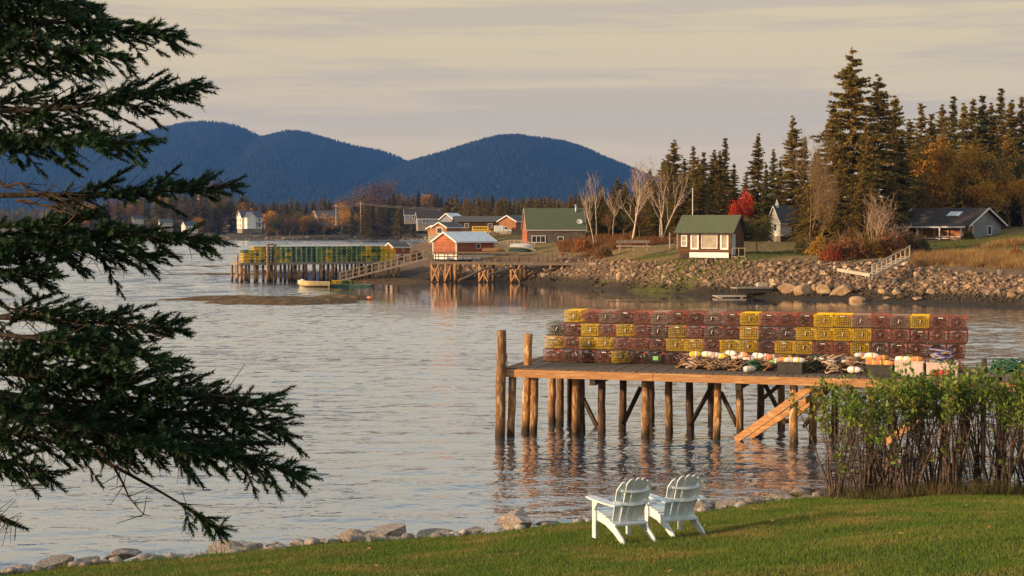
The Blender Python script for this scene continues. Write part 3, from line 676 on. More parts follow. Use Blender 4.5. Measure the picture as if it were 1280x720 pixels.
for u, v in ((2.6, .1), (6.8, .1), (10.9, .1)):
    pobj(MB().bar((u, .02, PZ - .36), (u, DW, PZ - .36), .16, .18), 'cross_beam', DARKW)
# mooring lines on the tall pilings
def rope(pts, r, mat, name, parent=None, world=False):
    return MB().tube(pts, r, 5).build(name, mat, parent, world=world, smooth=True)
for px, py, D in ((627, 443, 46), (661, 448, 48)):
    c = loc_(at(px, py, D - .02)); m = MB()
    for k in range(3):
        m.tube([(c.x + .16 * math.cos(a), c.y + .16 * math.sin(a), c.z - k * .05 + .02 * math.sin(a * 2)) for a in np.linspace(0, 6.28, 14)], .016, 5)
    m.tube([(c.x + .15, c.y - .06, c.z), (c.x + .2, c.y - .08, c.z - .25), (c.x + .13, c.y - .1, c.z - .5)], .014, 5)
    pobj(m, 'mooring_rope', ROPES[0])

# ------------------------------------------------------------------ lobster traps
TW, TL, TH = .525, 1.15, .375
def wire_box(m, w, l, h, step, r, lstep=None):
    lstep = lstep or step
    def strip(p0, p1): m.bar(p0, p1, r, r)
    for x in np.linspace(-w / 2, w / 2, max(2, round(w / step) + 1)):
        for y in (-l / 2, l / 2): strip((x, y, 0), (x, y, h))
        pass
    for x in np.linspace(-w / 2, w / 2, max(2, round(w / lstep) + 1)):
        for z in (0, h): strip((x, -l / 2, z), (x, l / 2, z))
    for z in np.linspace(0, h, max(2, round(h / step) + 1)):
        for y in (-l / 2, l / 2): strip((-w / 2, y, z), (w / 2, y, z))
    for z in np.linspace(0, h, max(2, round(h / lstep) + 1)):
        for x in (-w / 2, w / 2): strip((x, -l / 2, z), (x, l / 2, z))
    for y in np.linspace(-l / 2, l / 2, max(2, round(l / lstep) + 1)):
        for x in (-w / 2, w / 2): strip((x, y, 0), (x, y, h))
        for z in (0, h): strip((-w / 2, y, z), (w / 2, y, z))
def make_trap(wire, net, kind, seed):
    g = random.Random(seed)
    t = thing('lobster_trap', '', 'lobster trap', group='lobster traps stacked on the near pier')
    m = MB(); wire_box(m, TW - .02, TL, TH - .035, .05, .005, .09)
    o = m.build('wire_cage', wire, t); o.location.z = .035
    # funnel net heads and bait inside
    m = MB()
    for (ya, yb) in ((-TL / 2 + .03, -.2), (.02, .24)):
        for k in range(8):
            a = k / 8 * 6.283; m.bar((.24 * math.cos(a), ya, .19 + .15 * math.sin(a)), (.07 * math.cos(a), yb, .19 + .06 * math.sin(a)), .011, .009)
        for q in (.25, .5, .8):
            rr = .24 + (.07 - .24) * q; hh = .15 + (.06 - .15) * q; yq = ya + (yb - ya) * q
            m.tube([(rr * math.cos(a), yq, .19 + hh * math.sin(a)) for a in np.linspace(0, 6.28, 11)], .012, 4)
    for k in range(13):
        p = Vector((g.uniform(-.22, .22), g.uniform(-.5, .5), g.uniform(.06, .3))); q = p + Vector((g.uniform(-.12, .12), g.uniform(-.1, .1), g.uniform(-.1, .1)))
        m.bar(p, q, .022, .018)
    m.build('netting', net, t)['kind'] = 'stuff'
    for y in (-TL / 2 + .06, TL / 2 - .06): MB().box((0, y, .017), (TW - .03, .05, .034)).build('runner', DARKW, t)
    for sx in (-1, 1): MB().box((sx * (TW / 2 - .03), -TL / 2 - .012, TH - .03), (.035, .02, .035)).build('corner_clip', REDP if kind != 'y' else YEL, t)
    if kind in 'bY': MB().box((g.uniform(-.08, .1), -TL / 2 - .013, TH - .045), (.13, .014, .02)).build('name_tag', VENT, t)
    MB().box((g.uniform(-.12, .12), g.uniform(-.3, .1), .13), (.13, .16, .16)).build('bait_bag', DARKW, t)
    if kind in 'ymw': MB().bar((g.uniform(-.05, .05), -TL / 2 - .016, .16), (g.uniform(-.02, .1), -TL / 2 - .02, .27), .028, .012).build('escape_vent', VENT, t)
    if kind in 'by':
        MB().tube([(-.2, -TL / 2 - .02, .1), (-.05, -TL / 2 - .04, .06), (.08, -TL / 2 - .03, .15), (.2, -TL / 2 - .02, .05)], .006, 4).build('trap_line', ROPES[0], t)
    return t
protos = {'y': make_trap(YEL, YNET, 'y', 1), 'Y': make_trap(YEL, NET, 'b', 2), 'b': make_trap(BRN, NET, 'b', 3), 'm': make_trap(M('faded_brown_wire', (.32, .22, .18), (.22, .14, .115), 6, .5, rand=.3), NET, 'm', 7), 'd': make_trap(M('dark_brown_wire', (.17, .075, .055), (.10, .045, .035), 6, .5, rand=.3), NET, 'd', 8), 'n': make_trap(BRN, NET, 'n', 4), 'g': make_trap(GRYN, NET, 'w', 5), 'k': make_trap(DRKW, NET, 'n', 6)}
CN = {'y': 'yellow', 'Y': 'yellow', 'b': 'brown', 'n': 'brown', 'm': 'faded brown', 'd': 'dark brown', 'g': 'grey', 'k': 'black'}
used = set()
# rows read from the photograph, top row first; '.' is an empty place
YC = [{1, 11, 15, 16, 20}, {2, 4, 7, 11, 14, 15, 16, 17}, {0, 2, 3, 7, 8, 10, 11, 13, 14, 17}, {4, 12, 13, 16}]
ROWS = [''.join('.' if (r == 0 and c == 0) else 'y' if c in YC[r] else 'g' if (r, c) == (1, 0) else 'k' if (r, c) == (3, 6) else 'bn'[c % 2] for c in range(23)) for r in range(4)]
rown = ['top', 'second', 'third', 'bottom']
for ri, row in enumerate(ROWS):
    k = 0
    for ci, c in enumerate(row):
        if c == '.': continue
        if c in 'bn': c = rng.choice(['b', 'm', 'n', 'd', 'n'] if ri < 3 else ['b', 'd', 'n', 'd'])
        if c == 'y' and rng.random() < .25: c = 'Y'
        k += 1; pos = pr(.62 + .27 + ci * .535 + rng.uniform(-.015, .015) + (ri == 3) * -.12 + (ri == 2) * -.05, 2.2 + TL / 2 + rng.uniform(-.03, .03), PZ + (3 - ri) * (TH + .025) + .004)
        label = f'{CN[c]} wire trap on the near pier, {ordinal(k)} from the left in the {rown[ri]} row'
        if c not in used:
            used.add(c); o = protos[c]; o.location = pos; o.rotation_euler = (0, 0, PA)
        else: o = dup(protos[c], pos, PA + rng.uniform(-.02, .02))
        o['label'] = label
        if c == 'k': MB().box((.02, -TL / 2 - .02, .2), (.16, .02, .12)).build('green_panel', M('green_label', (.25, .55, .2), (.2, .45, .15)), o)

# ------------------------------------------------------------------ buoys, ropes and crates in front of the traps
BC = {'white': VENT, 'yellow': M('yellow_buoy_paint', (.75, .50, .06), (.62, .4, .05), 9, .5), 'orange': M('orange_buoy_paint', (.68, .26, .11), (.52, .18, .08), 9, .5), 'green': M('green_buoy_paint', (.2, .5, .15), (.15, .4, .1), 9, .5)}
DARKP = M('dark_crate_plastic', (.035, .035, .03), (.055, .05, .04), 6, .6); PINKP = M('pale_tote_plastic', (.62, .50, .44), (.52, .40, .36), 5, .6)
def buoy(p, colr, band, rz, label, lie=True):
    t = thing('lobster_buoy', label, 'buoy', p, rz, 'buoys heaped on the near pier')
    Mx = Matrix.Rotation(R(90), 3, 'X') if lie else Matrix.Identity(3); o = (0, .19, .085) if lie else (0, 0, 0)
    MB().lathe([(.02, 0), (.065, .01), (.088, .06), (.09, .17), (.09, .24), (.075, .32), (.035, .38), (.015, .39)], 12, 0, o, Mx).build('float', BC[colr], t, smooth=True)
    MB().lathe([(.0915, .17), (.0915, .225)], 12, 0, o, Mx).build('colour_band', BC[band], t, smooth=True)
    MB().lathe([(.012, -.16), (.012, .44)], 6, 0, o, Mx).build('spindle', PALEW, t)
    return t
BL = [(870, 447, 'yellow', 'white'), (885, 447, 'white', 'yellow'), (893, 448, 'white', 'orange'), (901, 449, 'yellow', 'white'), (914, 446, 'white', 'orange'), (922, 450, 'white', 'orange'), (929, 448, 'orange', 'white'), (937, 452, 'white', 'orange'), (937, 461, 'white', 'yellow'),
      (948, 449, 'white', 'orange'), (957, 450, 'orange', 'white'), (966, 451, 'orange', 'white'), (970, 455, 'green', 'white'), (1024, 452, 'white', 'orange'), (1068, 462, 'white', 'orange'), (1076, 449, 'white', 'orange'), (1082, 452, 'yellow', 'white'), (1090, 449, 'white', 'yellow'), (1096, 455, 'orange', 'white'), (1104, 452, 'orange', 'yellow'), (1060, 454, 'white', 'orange'), (1036, 455, 'white', 'yellow')]
for i, (px, py, c1, c2) in enumerate(BL):
    v = 1.2 if py < 457 else .4; b = None
    # place on the heap in front of the traps at the row seen
    den = ray(px, py); s = (O.dot(Vv) + v * 1.0) / (den.x * Vv.x + den.y * Vv.y)
    p = Vector((den.x * s, den.y * s, max(CAMZ + den.z * s - .09, PZ + .01) + (.10 if py < 457 else 0)))
    buoy(p, c1, c2, PA + rng.uniform(.7, 2.4), f'{c1} buoy with a {c2} band lying in front of the traps, {ordinal(sorted(x[0] + x[1] * .001 for x in BL).index(px + py * .001) + 1)} from the left')
def on_pier(px, v, z=PZ):
    d_ = ray(px, 460); s = (O.dot(Vv) + v) / (d_.x * Vv.x + d_.y * Vv.y); return Vector((d_.x * s, d_.y * s, z))
RC = [(856, 1.5, .26, 0), (868, 1.3, .26, 2), (880, 1.2, .24, 0), (891, 1.0, .22, 0), (902, 1.2, .24, 2), (914, 1.1, .22, 0), (926, 1.2, .24, 0), (944, 1.2, .24, 1), (958, 1.3, .22, 0), (1008, 1.1, .36, 0), (1018, 1.3, .40, 1), (1030, 1.2, .46, 0), (1042, 1.0, .44, 2), (1053, 1.3, .46, 0), (1064, 1.1, .42, 0), (1078, 1.3, .38, 2)]
for i, (px, v, hgt, mi) in enumerate(RC):
    p = on_pier(px, v); g = random.Random(i); m = MB(); nloop = 7
    for k in range(nloop):
        rr = g.uniform(.12, .24); tx, ty = g.uniform(-.5, .5), g.uniform(-.9, .2); z0 = hgt * (k + .6) / nloop; c = Vector((g.uniform(-.1, .1), g.uniform(-.1, .1), z0 + .02))
        m.tube([(c.x + rr * math.cos(a), c.y + rr * math.sin(a), max(c.z + rr * (tx * math.cos(a) + ty * math.sin(a)) * .6 + .03 * math.sin(3 * a + k), .02)) for a in np.linspace(0, 6.0, 15)], .022, 5)
    o = thing('rope_coil', f'{["tan", "green", "pale", "blue"][mi]} rope coil heaped before the traps, {ordinal(i + 1)} from the left on the near pier', 'rope', p, 0, 'rope coils on the near pier')
    m.build('rope_loops', ROPES[mi], o, smooth=True)
def crate(name, px, v, w, d_, h, mat, label, cat):
    p = on_pier(px, v); t = thing(name, label, cat, p, PA); m = MB(); th = .03
    m.box((0, -d_ / 2, h / 2), (w, th, h)).box((0, d_ / 2, h / 2), (w, th, h)).box((-w / 2, 0, h / 2), (th, d_ - th, h)).box((w / 2, 0, h / 2), (th, d_ - th, h)).box((0, 0, .03), (w - th, d_ - th, .04))
    m.build('crate_body', mat, t, bevel=.006)
    r_ = MB()
    for s_ in (-1, 1): r_.bar((-w / 2 - .02, s_ * (d_ / 2 + .01), h + .01), (w / 2 + .02, s_ * (d_ / 2 + .01), h + .01), .05, .04); r_.bar((s_ * (w / 2 + .01), -d_ / 2, h + .008), (s_ * (w / 2 + .01), d_ / 2, h + .008), .05, .036)
    r_.build('rim', mat, t); return t, p
for args, fill in (((('fish_crate', 989, .75, .66, .5, .30, DARKP, 'dark open fish crate full of orange buoys, left one of the two dark crates', 'crate')), 'o'), (('fish_crate', 1100, .75, .68, .5, .28, DARKP, 'dark open fish crate among white buoys, right one of the two dark crates', 'crate'), 'o'),
                   (('storage_tote', 1137, .8, .74, .55, .40, PINKP, 'pale pinkish tote with buoys on top, left one of the two totes', 'tote'), 'o'), (('storage_tote', 1178, .8, .80, .55, .38, PINKP, 'pale pinkish tote heaped with white and blue rope, rightmost on the pier', 'tote'), 'r')):
    t, p = crate(*args); g = random.Random(args[1]); h = args[5]
    if fill == 'o':
        for k in range(3): buoy(p + U * (-.2 + k * .2) + Vector((0, 0, h - .03)), g.choice(['orange', 'white', 'orange']), 'yellow', PA + g.uniform(1.2, 2), f'orange or white buoy lying {["at the left", "in the middle", "at the right"][k]} inside the {args[8][:60].split(",")[0]}')
    else:
        for mi, nm in ((3, 'blue'), (2, 'pale')):
            m = MB()
            for k in range(7):
                rr = g.uniform(.2, .34); m.tube([(rr * math.cos(a), .22 * math.sin(a) * g.uniform(.8, 1), h - .08 + .05 * k + .22 * abs(math.sin(a * .5 + k)) * (.5 + mi * .1)) for a in np.linspace(0, 6.1, 15)], .02, 5)
            o = thing('rope_coil', f'{nm} rope heaped on the rightmost pale tote on the near pier', 'rope', p, PA); m.build('rope_loops', ROPES[mi], o, smooth=True)
        for k in range(3): MB().lathe([(.03, 0), (.07, .03), (.08, .12), (.05, .2)], 8, 0, (-.18 + .17 * k, -.34, .02)).build('red_float', REDP, t, smooth=True)
# green rope heap on two stub posts at the right edge
p = at(1264, 466, 41.0); t = thing('rope_heap', 'heap of green rope and netting on stub posts at the right edge', 'rope', (p.x, p.y, p.z)); g = random.Random(5)
m = MB()
for k in range(26):
    rr = g.uniform(.2, .45); c = Vector((g.uniform(-.3, .3), g.uniform(-.2, .2), .04 + .22 * g.random())); m.tube([(c.x + rr * math.cos(a), c.y + rr * .8 * math.sin(a), max(.02, c.z + .12 * math.sin(a * 2 + k))) for a in np.linspace(0, 6, 14)], .018, 4)
m.build('rope_loops', ROPES[1], t, smooth=True)
for dx in (-.68, -.28, .3): MB().tube([(dx, .1, -p.z - .3), (dx, .1, .35 if dx < 0 else .25)], .07, 8).build('stub_post', DARKW, t, smooth=True)
MB().box((0, 0, -.04), (1.7, .8, .06)).build('platform', GREYW, t)
# ------------------------------------------------------------------ houses
def window(t, W, D, side, a, z, w, h, frame=WHITE, mull=(1, 1), pane=GLASS, name='window', fw=.09):
    """a: along the wall from its middle, seen from outside."""
    if side == 'f': X, Y, c = Vector((1, 0, 0)), Vector((0, -1, 0)), Vector((a, -D / 2, z))
    elif side == 'r': X, Y, c = Vector((0, 1, 0)), Vector((1, 0, 0)), Vector((W / 2, a, z))
    elif side == 'l': X, Y, c = Vector((0, -1, 0)), Vector((-1, 0, 0)), Vector((-W / 2, -a, z))
    else: X, Y, c = Vector((-1, 0, 0)), Vector((0, 1, 0)), Vector((-a, D / 2, z))
    Mx = Matrix((X, Y, Vector((0, 0, 1)))).transposed(); m = MB()
    def bx(x, zz, sx, sz, off=.025, th=.07): m.box(c + X * x + Vector((0, 0, zz)) + Y * off, (sx, th, sz), mat=Mx)
    bx(0, h / 2 + fw / 2, w + 2 * fw, fw); bx(0, -h / 2 - fw / 2, w + 2 * fw, fw); bx(-w / 2 - fw / 2, 0, fw, h); bx(w / 2 + fw / 2, 0, fw, h)
    for i in range(1, mull[0]): bx(-w / 2 + w * i / mull[0], 0, fw * .7, h, .02, .05)
    for i in range(1, mull[1]): bx(0, -h / 2 + h * i / mull[1], w, fw * .5, .018, .045)
    o = m.build(name, frame, t)
    MB().box(c + Y * .004, (w, .02, h), mat=Mx).build('pane', pane, o)
    return o
def door(t, W, D, side, a, w, h, mat, z0=0):
    o = window(t, W, D, side, a, z0 + h / 2, w, h, WHITE, (1, 1), mat, 'door', .08); return o
def gable(t, W, D, h, rise, wall, roof, over=.35, z0=0, trim=WHITE, th=.12, skirt=None, base=0, ox=0, oy=0, turn=False):
    """walls with gable ends (ridge along x) and a pitched roof of two slabs."""
    def T(x, y, z): return (ox + (y if turn else x), oy + (-x if turn else y), z)
    m = MB(); hw, hd = W / 2, D / 2
    vs = [T(-hw, -hd, z0), T(hw, -hd, z0), T(hw, hd, z0), T(-hw, hd, z0), T(-hw, -hd, z0 + h), T(hw, -hd, z0 + h), T(hw, hd, z0 + h), T(-hw, hd, z0 + h), T(-hw, 0, z0 + h + rise), T(hw, 0, z0 + h + rise)]
    m.add(vs, [(3, 2, 1, 0), (0, 1, 5, 4), (2, 3, 7, 6), (1, 2, 6, 9, 5), (3, 0, 4, 8, 7), (4, 5, 9, 8), (6, 7, 8, 9)]); m.build('wall', wall, t)
    m = MB(); sl = rise / hd; n = math.hypot(1, sl); e = over
    for s in (-1, 1):
        y1 = s * (hd + e); ze = z0 + h - sl * e + .012; zr = z0 + h + rise + .012; ht = th * n
        x0, x1 = -hw - e, hw + e
        m.add([T(x0, y1, ze), T(x1, y1, ze), T(x1, 0, zr), T(x0, 0, zr), T(x0, y1, ze + ht), T(x1, y1, ze + ht), T(x1, 0, zr + ht), T(x0, 0, zr + ht)], [(0, 3, 2, 1), (4, 5, 6, 7), (0, 1, 5, 4), (1, 2, 6, 5), (2, 3, 7, 6), (3, 0, 4, 7)])
    ro = m.build('roof', roof, t)
    if trim:
        m = MB()
        for s in (-1, 1):
            ze = z0 + h - sl * e
            m.bar(T(-hw - e - .02, s * (hd + e + .02), ze + .05), T(hw + e + .02, s * (hd + e + .02), ze + .05), .05, .17)
            for x in (-hw - e - .03, hw + e + .03): m.bar(T(x, s * (hd + e), ze + .06), T(x, 0, z0 + h + rise + .06), .05, .18)
        m.build('trim', trim, ro)
    return ro
# cabin with a green roof
p = gpx(889, 150.5); p.z = 3.25
cb = thing('cabin', 'small brown cabin with a green roof and white windows on the rock bank', 'cabin', p, R(-27))
gable(cb, 5.3, 3.6, 2.15, 1.4, BRNSH, GREENRF, .32, .3, trim=DARKW)
MB().box((.45, -1.83, .22), (3.9, .12, .5)).build('white_skirting', WHITE, cb)
MB().box((0, 0, .1), (5.1, 3.4, .4)).build('foundation', DARKW, cb)
CURT = M('curtained_glass', (.40, .34, .26), (.30, .25, .19), 2, .25)
window(cb, 5.3, 3.6, 'f', -2.05, 1.55, .42, .9, mull=(1, 2), pane=CURT); window(cb, 5.3, 3.6, 'f', -1.0, 1.5, .5, 1.2, mull=(1, 1), pane=CURT, fw=.16); window(cb, 5.3, 3.6, 'f', .48, 1.5, 1.45, 1.2, mull=(1, 1), pane=CURT, fw=.07); window(cb, 5.3, 3.6, 'f', 1.95, 1.5, .5, 1.2, mull=(1, 1), pane=CURT, fw=.16)
door(cb, 5.3, 3.6, 'r', -1.25, .6, 1.75, M('blue_door', (.35, .45, .58), (.28, .38, .5), 3), .35)
m = MB(); m.bar((2.7, -1.9, .9), (4.0, -1.9, .9), .06, .06); [m.bar((x, -1.9, -.2), (x, -1.9, .92), .06, .06) for x in (2.75, 3.4, 4.0)]; m.box((3.3, -1.3, .1), (1.3, 1.2, .1)); m.build('porch_rail', GREYW, cb)
f = gpx(865.5, 156); t = thing('flagpole', 'thin bare white flagpole standing behind the brown cabin', 'flagpole', f)
MB().tube([(0, 0, 0), (0, 0, at(865, 237, 156).z - f.z)], [.05, .035], 8).build('pole', WHITE, t, smooth=True); MB().lathe([(.02, 0), (.08, .06), (.08, .1), (.02, .16)], 8, 0, (0, 0, at(865, 237, 156).z - f.z)).build('finial', WHITE, t)
# grey house with a porch on the right
p = gpx(1187, 170); p.z = at(1187, 301, 170).z
gh = thing('house', 'grey clapboard house with a dark roof and open front porch on the hill', 'house', p, R(-46))
W_, D_ = 8.6, 7.2
gh.scale = (.96, .96, .84)
gable(gh, W_, D_, 2.1, 1.95, CLAPG, DARKRF, .5, 0, trim=WHITE)
MB().box((0, 0, -.5), (W_ - .1, D_ - .1, 1.0)).build('foundation', GREYW, gh)
m = MB(); m.box((-.2, -D_ / 2 - .7, -.12), (W_ + .4, 1.5, .24)).build('porch_floor', WHITE, gh)
window(gh, W_, D_, 'f', 1.9, 1.15, 3.2, 1.1, WHITE, (2, 1)); window(gh, W_, D_, 'f', -2.6, 1.05, 2.4, 1.3, WHITE, (3, 1), pane=CURT); MB().box((0, -D_ / 2 - .012, 1.0), (W_ - .1, .02, 1.98)).build('porch_wall', TANSH, gh)
for x in (-4.2, -1.2, 1.6, 4.2): MB().box((x, -D_ / 2 - 1.25, 0.88), (.13, .13, 1.76)).build('porch_post', WHITE, gh)
MB().bar((-4.3, -D_ / 2 - 1.25, .35), (4.3, -D_ / 2 - 1.25, .35), .08, .1).build('porch_rail', WHITE, gh)
m = MB(); m.add([(-4.8, -D_ / 2 - 1.5, 1.70), (4.8, -D_ / 2 - 1.5, 1.70), (4.8, -D_ / 2 - .3, 2.04), (-4.8, -D_ / 2 - .3, 2.04), (-4.8, -D_ / 2 - 1.5, 1.86), (4.8, -D_ / 2 - 1.5, 1.86), (4.8, -D_ / 2 - .3, 2.2), (-4.8, -D_ / 2 - .3, 2.2)], [(0, 3, 2, 1), (4, 5, 6, 7), (0, 1, 5, 4), (1, 2, 6, 5), (2, 3, 7, 6), (3, 0, 4, 7)]); pf = m.build('porch_roof', DARKRF, gh)
MB().bar((-4.85, -D_ / 2 - 1.53, 1.76), (4.85, -D_ / 2 - 1.53, 1.76), .05, .2).build('trim', WHITE, pf)
window(gh, W_, D_, 'r', 1.0, 1.35, .75, 1.0, WHITE, (1, 1)); door(gh, W_, D_, 'r', -3.0, .8, 1.9, M('red_brown_door', (.28, .09, .06)), .05)
sl = 1.95 / (D_ / 2); m = MB(); m.box((1.5, -1.6, 2.1 + 1.95 - 1.6 * sl + .24), (1.5, 1.1, .12), mat=Matrix.Rotation(math.atan(sl), 3, 'X')); m.build('skylight', M('skylight_glass', (.55, .58, .62), (.45, .5, .55), 2, .15), gh)
# red shed with the pale roof by the second pier
p = gpx(580, 188); p.z = at(580, 321, 186).z
rs = thing('shed', 'red shingled shed with a pale metal roof beside the small pier', 'shed', p, R(38))
gable(rs, 5.6, 4.7, 1.5, 1.05, REDSH, WHITERF, .22, .28, trim=WHITE)
MB().box((0, 0, -.02), (5.5, 4.6, .55)).build('white_skirting', WHITE, rs); window(rs, 5.6, 4.7, 'f', .35, 1.25, .5, .45, WHITE, (1, 1), fw=.06)
for s_ in (-1, 1):
    MB().box((-2.8, s_ * 2.35, 1.0), (.14, .14, 1.5)).build('corner_board', WHITE, rs)
# building with the green roof
p = gpx(692, 205); p.z = at(692, 310, 203).z
gb = thing('house', 'grey shingled house with a tall green roof and a satellite dish', 'house', p, R(5))
gable(gb, 7.5, 6.4, 2.35, 2.65, GREYSH, GREENRF, .15, 0, trim=M('pale_trim', (.45, .42, .38)))
MB().box((-3.77, 0, 1.2), (.02, 6.3, 2.3)).build('red_gable_boards', REDSH, gb); MB().add([(-3.77, -3.1, 2.36), (-3.77, 3.1, 2.36), (-3.77, 0, 4.9), (-3.79, -3.1, 2.36), (-3.79, 3.1, 2.36), (-3.79, 0, 4.9)], [(0, 1, 2), (5, 4, 3), (0, 3, 4, 1), (1, 4, 5, 2), (2, 5, 3, 0)]).build('gable_boards', REDSH, gb)
MB().box((0, 0, -.6), (7.3, 6.2, 1.2)).build('foundation', GREYW, gb)
window(gb, 7.5, 6.4, 'f', -2.3, 1.15, 1.65, .75, WHITE, (3, 1)); window(gb, 7.5, 6.4, 'f', .55, 1.0, .62, .8, WHITE, (1, 2))
MB().tube([(2.85, -.6, 4.2), (2.85, -.6, 5.6)], .13, 8).lathe([(.2, 0), (.2, .1)], 8, 0, (2.85, -.6, 5.5)).build('chimney', M('stove_pipe', (.5, .5, .48), None, 4, .4, metal=.6), gb, smooth=True)
dm = Matrix.Rotation(R(60), 3, 'X'); dish = MB().lathe([(.02, 0), (.22, .03), (.36, .10), (.38, .12), (.35, .12), (.2, .06), (.02, .03)], 14, 0, (3.05, -2.6, 3.35), dm); dish.bar((3.05, -2.4, 2.85), (3.05, -2.6, 3.3), .05, .05); dish.build('satellite_dish', VENT, gb, smooth=True)
MB().box((-1.6, -3.24, 2.38), (2, .05, .01)).build('gutter', WHITE, gb)
# small dark red shed on the spit
p = gpx(497, 214); p.z = at(497, 319, 212).z
ss = thing('shed', 'tiny dark red shed with a grey roof behind the far trap pier', 'shed', p, R(35)); ss.scale = (.84,) * 3
gable(ss, 3.1, 2.6, 1.05, .62, REDSH, GREYRF, .15, .2, trim=WHITE); MB().box((0, 0, 0), (3.0, 2.5, .5)).build('white_skirting', WHITE, ss); window(ss, 3.1, 2.6, 'f', .3, .8, .35, .3, WHITE, fw=.05)
# buildings in the yard behind
def simple(name, label, cat, px, py, D, rz, W, Dp, h, rise, wall, roof, wins=(), trim=WHITE, over=.3):
    p = at(px, py, D); t = thing(name, label, cat, p, R(rz)); gable(t, W, Dp, h, rise, wall, roof, over, 0, trim); MB().box((0, 0, -.8), (W - .1, Dp - .1, 1.6)).build('foundation', GREYW, t)
    for s_, a, z, w, hh, mu in wins: window(t, W, Dp, s_, a, z, w, hh, WHITE, mu)
    return t
simple('barn', 'long low brown building with a grey roof behind the parked bus', 'building', 598, 288, 306, 6, 9.2, 6, 1.7, .95, BRNSH, GREYRF, [('f', -2.5, .9, .7, .7, (1, 2)), ('f', 2, .9, .7, .7, (1, 2))], trim=None)
simple('shed', 'orange brown open fronted shed with a white trimmed gable left of the bus', 'shed', 559, 293, 285, 50, 4.0, 3.4, 1.3, .8, TANSH, GREYRF, [('l', 0, .7, 1.2, .9, (1, 1))])
simple('shed', 'small orange shed with a low gable joined to the open fronted one', 'shed', 549, 293, 290, 40, 3, 3, 1.0, .55, TANSH, GREYRF)
simple('shed', 'orange cedar shed with a plain gable left of the green roofed house', 'shed', 641, 289, 300, 62, 4.4, 3.6, 1.9, 1.0, TANSH, GREYRF, [], trim=WHITE)
simple('house', 'long dark roofed house with grey walls at the left of the yard', 'house', 541, 281, 420, 8, 8.5, 6, 1.6, 1.6, CLAPG, DARKRF, [('f', -2.6, .9, .8, .8, (1, 2)), ('f', 2.4, .9, .8, .8, (1, 2))])
simple('shed', 'small shed with a shiny silver roof behind the orange sheds', 'shed', 565, 281, 330, 55, 3.6, 3.2, 1.2, 1.1, CLAPG, WHITERF)
simple('shed', 'small dark gabled shed with a pale front beside the green roofed house', 'shed', 651, 287, 310, 50, 3.2, 2.8, 1.6, 1.0, CLAPW, GREENRF)
# white chapel behind the bare trees
ch_ = simple('chapel', 'white chapel front with a pointed gable half hidden behind spruces', 'chapel', 981, 295, 184, 35, 5.2, 3.0, 2.6, 2.6, CLAPW, GREYRF, [('f', .4, 1.3, .7, 1.1, (1, 2)), ('f', 1.8, 1.3, .7, 1.1, (1, 2)), ('l', .3, 1.5, .5, 1.1, (1, 2))])
MB().box((-2.0, 0, 5.0), (.6, .6, .8)).lathe([(.5, 0), (.04, 1.1)], 4, 0, (-2.0, 0, 5.4)).build('belfry', WHITE, ch_)
MB().box((0, -2.2, .15), (5.4, 1.6, .3)).build('terrace', GREYW, ch_)
ch_.scale = (.66,) * 3
# far white houses across the bay
def farhouse(px, py, D, rz, label, s=1.0, wings=True):
    p = at(px, py, D); t = thing('house', label, 'house', p, R(rz)); t.scale = (s,) * 3
    gable(t, 10, 7.5, 5.4, 3.0, CLAPW, M('slate_roof', (.085, .09, .105), (.06, .065, .08)), .4, 0, WHITE, .2); MB().box((0, 0, -1), (9.8, 7.3, 2)).build('foundation', GREYW, t)
    for x in (-3.4, -1, 1.4, 3.6):
        for z in (1.5, 4.1): window(t, 10, 7.5, 'f', x, z, .8, 1.3, M('cream_trim', (.7, .68, .6)), (1, 2))
    for y in (-1.8, 1.8):
        for z in (1.5, 4.1): window(t, 10, 7.5, 'r', y, z, .8, 1.3, WHITE, (1, 2)); window(t, 10, 7.5, 'l', y, z, .8, 1.3, WHITE, (1, 2))
    window(t, 10, 7.5, 'r', 0, 6.4, .7, 1.0, WHITE, (1, 2)); window(t, 10, 7.5, 'l', 0, 6.4, .7, 1.0, WHITE, (1, 2))
    if wings:
        gable(t, 6.5, 4.2, 5.4, 2.2, CLAPW, t.children[1].data.materials[0], .3, 0, WHITE, .2, ox=-1.8, oy=-5, turn=True)
        MB().box((3.0, -5.0, 2.75), (5.6, 2.6, .25)).build('porch_roof', t.children[1].data.materials[0], t)
        for x in (.6, 2.2, 3.8, 5.4): MB().box((x, -6.1, 1.3), (.2, .2, 2.6)).build('porch_post', WHITE, t)
        MB().box((1.2, .2, 8.6), (.9, .9, 2.6)).build('chimney', REDSH, t)
    return t
farhouse(312, 286, 735, 28, 'large white gabled house with a slate roof and porch across the bay', .98)
farhouse(237, 291, 745, 35, 'white cottage with a steep gable half hidden by the spruce branch', .62, False)
farhouse(207, 287, 760, 20, 'white cottage seen through the spruce branches, leftmost across the bay', .6, False)
farhouse(172, 280, 790, 30, 'small white cottage among brown trees, far left across the bay', .5, False)
simple('house', 'low brown house with a broad grey roof behind the utility poles', 'house', 414, 278, 760, 25, 17, 10, 2.4, 3.2, TANSH, GREYRF, [('f', -4, 1.2, 1.6, 1, (2, 1)), ('f', 4, 1.2, 1.6, 1, (2, 1))])
simple('house', 'dark roofed low house at the right end of the far tree line', 'house', 527, 275, 640, 5, 14, 9, 2, 2.2, CLAPG, DARKRF, [('f', -3, 1.2, 1.4, 1, (2, 1))])
